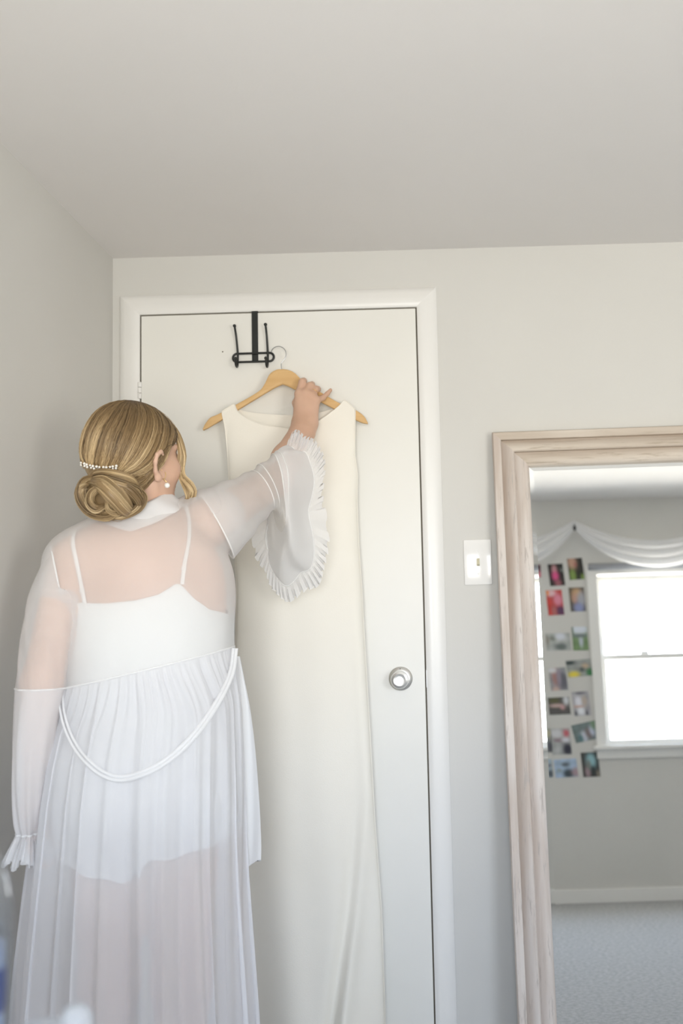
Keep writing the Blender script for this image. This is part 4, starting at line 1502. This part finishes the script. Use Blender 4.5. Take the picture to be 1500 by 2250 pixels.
# ---- skirt of the robe
ys = [1467, 1560, 1650, 1740, 1850, 1950, 2080, 2250]
xlv = [133, 121, 108, 98, 86, 74, 60, 46]
xrv = [513, 522, 527, 529, 529, 531, 537, 546]
hdv = [.135, .165, .195, .212, .216, .218, .224, .234]
NTH, NR = 900, 90
th = np.linspace(-math.pi * 1.5 + .22, math.pi * .5 - .22, NTH)      # opens at the front
wl_ = LOOP['waist']
wc_ = wl_.mean(0)
W0 = loop_at(wl_, wc_, np.array([1.0, 0, 0]), np.array([0, 1.0, 0]), th)
YS = 2.235
cs, hw_, hd_, zz = [], [], [], []
for y, a, b, h_ in zip(ys, xlv, xrv, hdv):
    pa, pb = at(a, y, YS), at(b, y, YS)
    cs.append((pa + pb) / 2); hw_.append((pb - pa)[0] / 2); hd_.append(h_)
cs = np.array(cs)
zend = .03
cs = np.vstack([cs, [cs[-1][0] + (cs[-1] - cs[-2])[0] * .7, YS, zend]]); hw_.append(hw_[-1] + .014); hd_.append(hd_[-1] + .02)
hw_, hd_ = np.array(hw_), np.array(hd_)
tt = np.linspace(0, 1, NR)
lev = np.interp(tt, [0, 1], [0, len(cs) - 1])
seg = np.arange(len(cs))
SK_ = np.zeros((NR, NTH, 3))
hull = SDF(); torso_prims(hull, .004)
hull.cap(at(240, 1800, 2.225), at(236, 1960, 2.225), .092, .089, .05); hull.cap(at(392, 1795, 2.225), at(394, 1955, 2.225), .092, .089, .05)
legs_prims(hull, .001)
rs = np.random.RandomState(3)
def foldw(x):
    return np.sin(x) + .35 * np.sin(2 * x + .6)
for r in range(NR):
    c = np.array([np.interp(lev[r], seg, cs[:, i]) for i in range(3)])
    a, b = np.interp(lev[r], seg, hw_), np.interp(lev[r], seg, hd_)
    w = min(1, r / 14.0)
    w = w * w * (3 - 2 * w)
    down = tt[r]
    gath = .0030 * min(1, r / 3) * math.exp(-down * 7)
    # soft pleats, skewed towards the raised side lower down
    sk = .9 * down
    n1 = 27 * th + sk * 3.0 * np.sin(th + .4) + 1.5 * np.sin(3 * th + 1)
    n2 = 13 * th - sk * 2.0 + 1.1 * np.sin(2 * th)
    n3 = 52 * th + 2.2 * np.sin(5 * th)
    am = np.interp(down, [0, .12, .5, 1], [.0015, .0040, .0085, .016])
    disp = am * (foldw(n1) * .55 + foldw(n2) * .75) + gath * foldw(n3)
    dth = np.interp(down, [0, .15, 1], [0, .030, .040]) * np.sin(n1 + 1.9) * (.6 + .4 * np.sin(3 * th + 2)) + np.interp(down, [0, .2, 1], [0, .03, .05]) * np.sin(n2 + 1.9) * .6
    t2 = th + dth
    ring = c + np.stack([np.cos(t2) * (a + disp), np.sin(t2) * (b + disp), np.zeros(NTH)], -1)
    # the upper rings keep the slope of the waist seam
    tilt = (W0[:, 2] - wc_[2]) * max(0, 1 - down * 2.6)
    ring[:, 2] += tilt
    top = W0.copy()
    top[:, 2] += (c[2] - wc_[2])
    nr_ = np.stack([np.cos(th), np.sin(th), 0 * th], -1)
    top = top + nr_ * (disp + .006 * min(1, r / 6))[:, None]
    SK_[r] = top * (1 - w) + ring * w
    if r > 0:
        for _ in range(4):
            dd = hull(SK_[r])
            push = np.clip(.017 - dd, 0, .06)
            SK_[r] += nr_ * push[:, None]
skirt = MB().grid(SK_).build('robe_skirt', M_skirt, robe)
for j in (0, NTH - 1):
    MB().tube(SK_[::2, j], .002, 6).build('front_hem', M_seam, robe)

# the tie belt: a loop that sags across the back, its loops and its hanging end
bvh = BVHTree.FromPolygons([tuple(p) for p in SK_.reshape(-1, 3)], [(i * NTH + j, i * NTH + j + 1, (i + 1) * NTH + j + 1, (i + 1) * NTH + j) for i in range(NR - 1) for j in range(NTH - 1)])


def on_skirt(x, y, lift):
    d = ray(x, y); d = d / np.linalg.norm(d)
    h_ = bvh.ray_cast(Vector(CAMP), Vector(d))
    Y = h_[0].y if h_[0] is not None and h_[0].y < 2.3 else 2.24
    return at(x, y, Y - lift)


bp = spline([(516, 1424), (510, 1470), (495, 1510), (470, 1555), (435, 1605), (395, 1648), (350, 1682), (305, 1703), (262, 1711), (225, 1700), (190, 1672), (165, 1640), (148, 1605), (138, 1570), (134, 1535), (134, 1500)], 90)
yy = np.array([on_skirt(x, y, .006)[1] for x, y in bp])
for _ in range(25):
    yy = np.minimum(yy, np.convolve(np.pad(yy, 2, 'edge'), np.ones(5) / 5, 'valid'))
B0 = np.array([at(x, y, Y) for (x, y), Y in zip(bp, yy)])
wB = np.interp(np.linspace(0, 1, 90), [0, .2, .5, .8, 1], [.008, .0085, .008, .0055, .003])
m = MB()
for sgn, tilt_ in ((1, .4), (-1, -.25)):
    G = []
    for i in range(90):
        t_ = B0[min(i + 1, 89)] - B0[max(i - 1, 0)]
        t_ = nrm(t_); s_ = nrm(np.cross(t_, [0, 1, 0]))
        G.append([B0[i] + s_ * (wB[i] * (k * .5) + sgn * .0035) + np.array([0, -.004 * (1 - k * k) - .0015 * sgn, 0]) for k in np.linspace(-1, 1, 7)])
    m.grid(np.array(G))
m.build('tie_belt', M_collar, robe)
tl = spline([(522, 1442, .0045), (532, 1500, .006), (541, 1560, .009), (548, 1640, .0125), (553, 1720, .0145), (556, 1800, .0165), (557, 1860, .0175), (556, 1897, .0175)], 50)
G = []
for i, (x, y, w_) in enumerate(tl):
    c = at(x, y, 2.30 + .0 * i)
    row = [c + np.array([w_ * k, .004 * math.sin(2.5 * k + i * .06), (.012 * k if i == 49 else 0)]) for k in np.linspace(-1, 1, 9)]
    G.append(row)
m = MB().grid(np.array(G)); m.grid(np.array(G) + np.array([0, .0016, 0]), flip=True)
m.build('tie_end', M_collar, robe)
for (x0, y0, x1, y1, Y) in ((513, 1368, 516, 1428, 2.285), (134, 1496, 133, 1520, 2.12)):
    MB().tube(spline([at(x0, y0, Y), at((x0 + x1) / 2 - 3, (y0 + y1) / 2, Y - .004), at(x1, y1, Y)], 12), .0013, 6).build('belt_loop', M_seam, robe)

# collar: a folded band
thc = np.linspace(0, 2 * math.pi, 140, endpoint=False)
nrmn = NKN
c1 = nrm(np.cross([0, 1.0, 0], nrmn)); c2 = np.cross(nrmn, c1)
dr_ = np.cos(thc)[:, None] * c1 + np.sin(thc)[:, None] * c2
n0 = NK0 + NKN * .008 + dr_ * .079
rows = []
for o, h_ in ((.0, -.012), (-.003, .006), (-.004, .016), (.000, .0215), (.006, .019), (.013, .009), (.019, -.003), (.0235, -.013), (.027, -.022)):
    wv = .0018 * np.sin(9 * thc + h_ * 90) * (o * 60)
    rows.append(n0 + dr_ * (o + wv)[:, None] * 1.0 + nrmn * h_)
MB().grid(np.array(rows), closed_u=True).build('collar', M_collar, robe)

# ---- slip: camisole and shorts
core = SDF(); torso_prims(core, 0)
core2 = SDF(); torso_prims(core2, 0); legs_prims(core2, 0)


def wrap(sdf, axis, th, z, off, r0=.42):
    """radius at which a ray towards the axis meets the body"""
    d = np.stack([np.cos(th), np.sin(th), np.zeros_like(th)], -1)
    C = np.stack([np.interp(z, axis[:, 2], axis[:, i]) for i in range(2)] + [z], -1)
    r = np.full(len(th), r0)
    for _ in range(45):
        e = sdf(C + d * r[:, None]) - off
        r = np.maximum(r - e * .85, .01)
    return C + d * r[:, None]


ax = np.array([at(316, 1900, YT), at(316, 1690, YT), at(322, 1490, YT), at(320, 1350, YT), at(312, 1235, YT)])
n_th, n_r = 160, 46
th = np.linspace(0, 2 * math.pi, n_th, endpoint=False)
# top edge of the camisole by angle: where the photograph shows it on the back, higher at the front
bk_pts = [(110, 1420, 2.18), (150, 1372, 2.13), (178, 1332, 2.12), (186, 1326, 2.115), (240, 1328, 2.11), (300, 1321, 2.11), (350, 1308, 2.115), (397, 1284, 2.125), (406, 1284, 2.13), (430, 1318, 2.16), (455, 1341, 2.19), (500, 1353, 2.26)]
ang, zt = [], []
for x, y, Y in bk_pts:
    p = at(x, y, Y)
    c = np.array([np.interp(p[2], ax[:, 2], ax[:, i]) for i in range(2)])
    ang.append(math.atan2(p[1] - c[1], p[0] - c[0])); zt.append(p[2])
ang = np.array(ang); ang = np.where(ang > 1.0, ang - 2 * math.pi, ang)
o = np.argsort(ang)
ang, zt = ang[o], np.array(zt)[o]
zf = at(320, 1290, 2.2)[2]
ta = (th + math.pi * 1.5) % (2 * math.pi) - math.pi * 1.5      # -1.5pi .. .5pi
Ax = np.concatenate([[-math.pi * 1.5, -math.pi * 1.35], ang, [math.pi * .35, math.pi * .5]])
Zx = np.concatenate([[zf - .03, zf], zt, [zf, zf - .03]])
ztop = np.interp(ta, Ax, Zx)
zbot = at(316, 1690, YT)[2]
G = []
for r in range(n_r):
    v = r / (n_r - 1)
    z = ztop + (zbot - ztop) * v
    off = .0045 + .004 * v + (.003 * v) * np.sin(9 * th + 1) + .0012 * np.sin(4 * th + 9 * v)
    G.append(wrap(core, ax, th, z, off))
cami = MB().grid(np.array(G), closed_u=True).build('camisole', M_slip, person)
MB().tube(closed(np.array(G[0])), .0022, 6, caps=False).build('camisole_hem', M_slip, cami)
# straps lie on the back
hullb = SDF(); torso_prims(hullb, 0); hullb.ell(Rsh, (.051, .052, .050), None, .03); hullb.ell(Lsh, (.046, .050, .048), None, .03)


def on_body(x, y, off):
    d = ray(x, y); d = d / np.linalg.norm(d)
    ts = np.linspace(1.85, 2.55, 900)
    e = hullb(CAMP + ts[:, None] * d) - off
    k_ = np.nonzero(e <= 0)[0]
    return CAMP + d * ts[k_[0] if len(k_) else int(np.argmin(e))]      # past the outline: the nearest point


for s_off, strp in zip((.0045, .0055), ([(186, 1326), (179, 1290), (168, 1235), (160, 1195), (163, 1172), (176, 1157)], [(400, 1284), (405, 1240), (413, 1200), (416, 1165), (413, 1130), (406, 1108)])):
    c2 = spline(strp, 26)
    ctr = np.array([on_body(x, y, s_off) for x, y in c2])
    G = []
    for i in range(26):
        t_ = nrm(ctr[min(i + 1, 25)] - ctr[max(i - 1, 0)])
        s_ = nrm(np.cross(t_, [0, 1, 0]))
        G.append([ctr[i] + s_ * .0042 * k + np.array([0, -.0012 * (1 - k * k), 0]) for k in (-1, -.5, 0, .5, 1)])
    MB().grid(np.array(G)).build('strap', M_slip, cami)
    MB().box(ctr[4] - np.array([.0055, .003, .0035]), ctr[4] + np.array([.0055, .001, .0035]), .001).build('strap_slider', M_slip, cami)
# shorts: one flared tube with scalloped leg hems
ax2 = np.array([at(316, 2100, YT), at(316, 1900, YT), at(316, 1690, YT), at(322, 1490, YT)])
zt2 = at(322, 1560, YT)[2]
hem_px = [(95, 1862), (110, 1885), (140, 1914), (180, 1930), (215, 1940), (260, 1948), (300, 1945), (326, 1925), (340, 1936), (352, 1928), (362, 1905), (385, 1893), (420, 1890), (445, 1884), (480, 1872), (510, 1862)]
ha, hz = [], []
for x, y in hem_px:
    u_ = np.clip((x - 304) / 205.0, -1, 1)
    ha.append(math.asin(u_) - math.pi / 2); hz.append(at(x, y, 2.11)[2])
ha, hz = np.array(ha), np.array(hz)
zb2 = np.interp(ta, np.concatenate([[-math.pi * 1.5], ha, [math.pi * .5]]), np.concatenate([[hz[0]], hz, [hz[-1]]]))
G = []
for r in range(40):
    v = r / 39
    z = zt2 + (zb2 - zt2) * v
    off = .002 + .006 * v * v + .005 * v * v * np.sin(14 * th + 1.5)
    G.append(wrap(hull, ax2, th, z, off))
MB().grid(np.array(G), closed_u=True).build('shorts', M_slip, person)

# ================================================================== blurred things on the side table at the lower left
tb = empty('side_table', (-.62, .98, 0), 'white side table under the blue-labelled bottle', 'table')
ZT = ZC - .475
MB().box((-.90, .80, ZT - .025), (-.33, 1.16, ZT), .004).build('table_top', M_white, tb, auto=40)
for x in (-.87, -.36):
    for y in (.83, 1.13):
        MB().box((x - .016, y - .016, 0), (x + .016, y + .016, ZT - .025), .002).build('leg', M_white, tb, smooth=False)
px_b = at(23, 2000, 1.0)[0]
zb_ = at(0, 1885, 1.0)[2]
bo = empty('bottle', (px_b - .042, 1.0, ZT), 'clear plastic bottle with a blue label on the side table, blurred in the foreground', 'bottle')
c = (px_b - .042, 1.0, ZT)
H = zb_ - ZT
MB().lathe([(.030, 0), (.040, .004), (.042, .012), (.042, H * .72), (.0415, H * .80), (.037, H * .92), (.028, H), (.017, H + .018), (.0135, H + .03), (.0135, H + .05)], c, (0, 0, 1), 40).build('bottle_body', M_plastic, bo)
z0, z1 = at(0, 2225, 1.0)[2], at(0, 2130, 1.0)[2]
MB().lathe([(.0352, z0 - ZT), (.0356, z0 - ZT + .001), (.0356, z1 - ZT), (.0352, z1 - ZT + .001)], c, (0, 0, 1), 40, caps=False).build('label', principled('label_blue', (.02, .075, .36), .4), bo)
MB().lathe([(.0335, .003), (.0345, .006), (.0345, H * .66), (.033, H * .661)], c, (0, 0, 1), 32).build('content', principled('blue_grey_content', (.42, .52, .72), .3), bo)
MB().lathe([(.0155, H + .042), (.0155, H + .062), (.014, H + .064)], c, (0, 0, 1), 24).build('cap', M_white, bo)
pj = at(168, 2232, 1.0)
jr = empty('small_bottle', (pj[0], 1.0, ZT), 'small clear bottle with a domed cap at the edge of the side table', 'bottle')
hz_ = at(168, 2207, 1.0)[2] - ZT
MB().lathe([(.012, 0), (.016, .002), (.017, .006), (.017, hz_ * .55), (.013, hz_ * .62)], (pj[0], 1.0, ZT), (0, 0, 1), 28).build('bottle_body', M_plastic, jr)
M_frost = sheer('frosted_plastic', (.58, .60, .62), .5, .3, .3)
MB().lathe([(.0155, hz_ * .60), (.0165, hz_ * .63), (.0165, hz_ * .80), (.0145, hz_ * .91), (.010, hz_ * .98), (.004, hz_), (0, hz_)], (pj[0], 1.0, ZT), (0, 0, 1), 28, caps=False).build('cap', M_frost, jr)
pk = at(92, 2245, 1.0)
hk_ = at(92, 2252, 1.0)[2] - ZT
jr2 = MB().lathe([(.022, 0), (.024, .003), (.024, hk_ - .006), (.021, hk_ - .001), (.012, hk_), (0, hk_)], (pk[0], 1.0, ZT), (0, 0, 1), 28, caps=False).build('cream_jar', M_frost, auto=40)
tag(jr2, 'squat white jar between the blue-labelled bottle and the domed cap', 'jar')
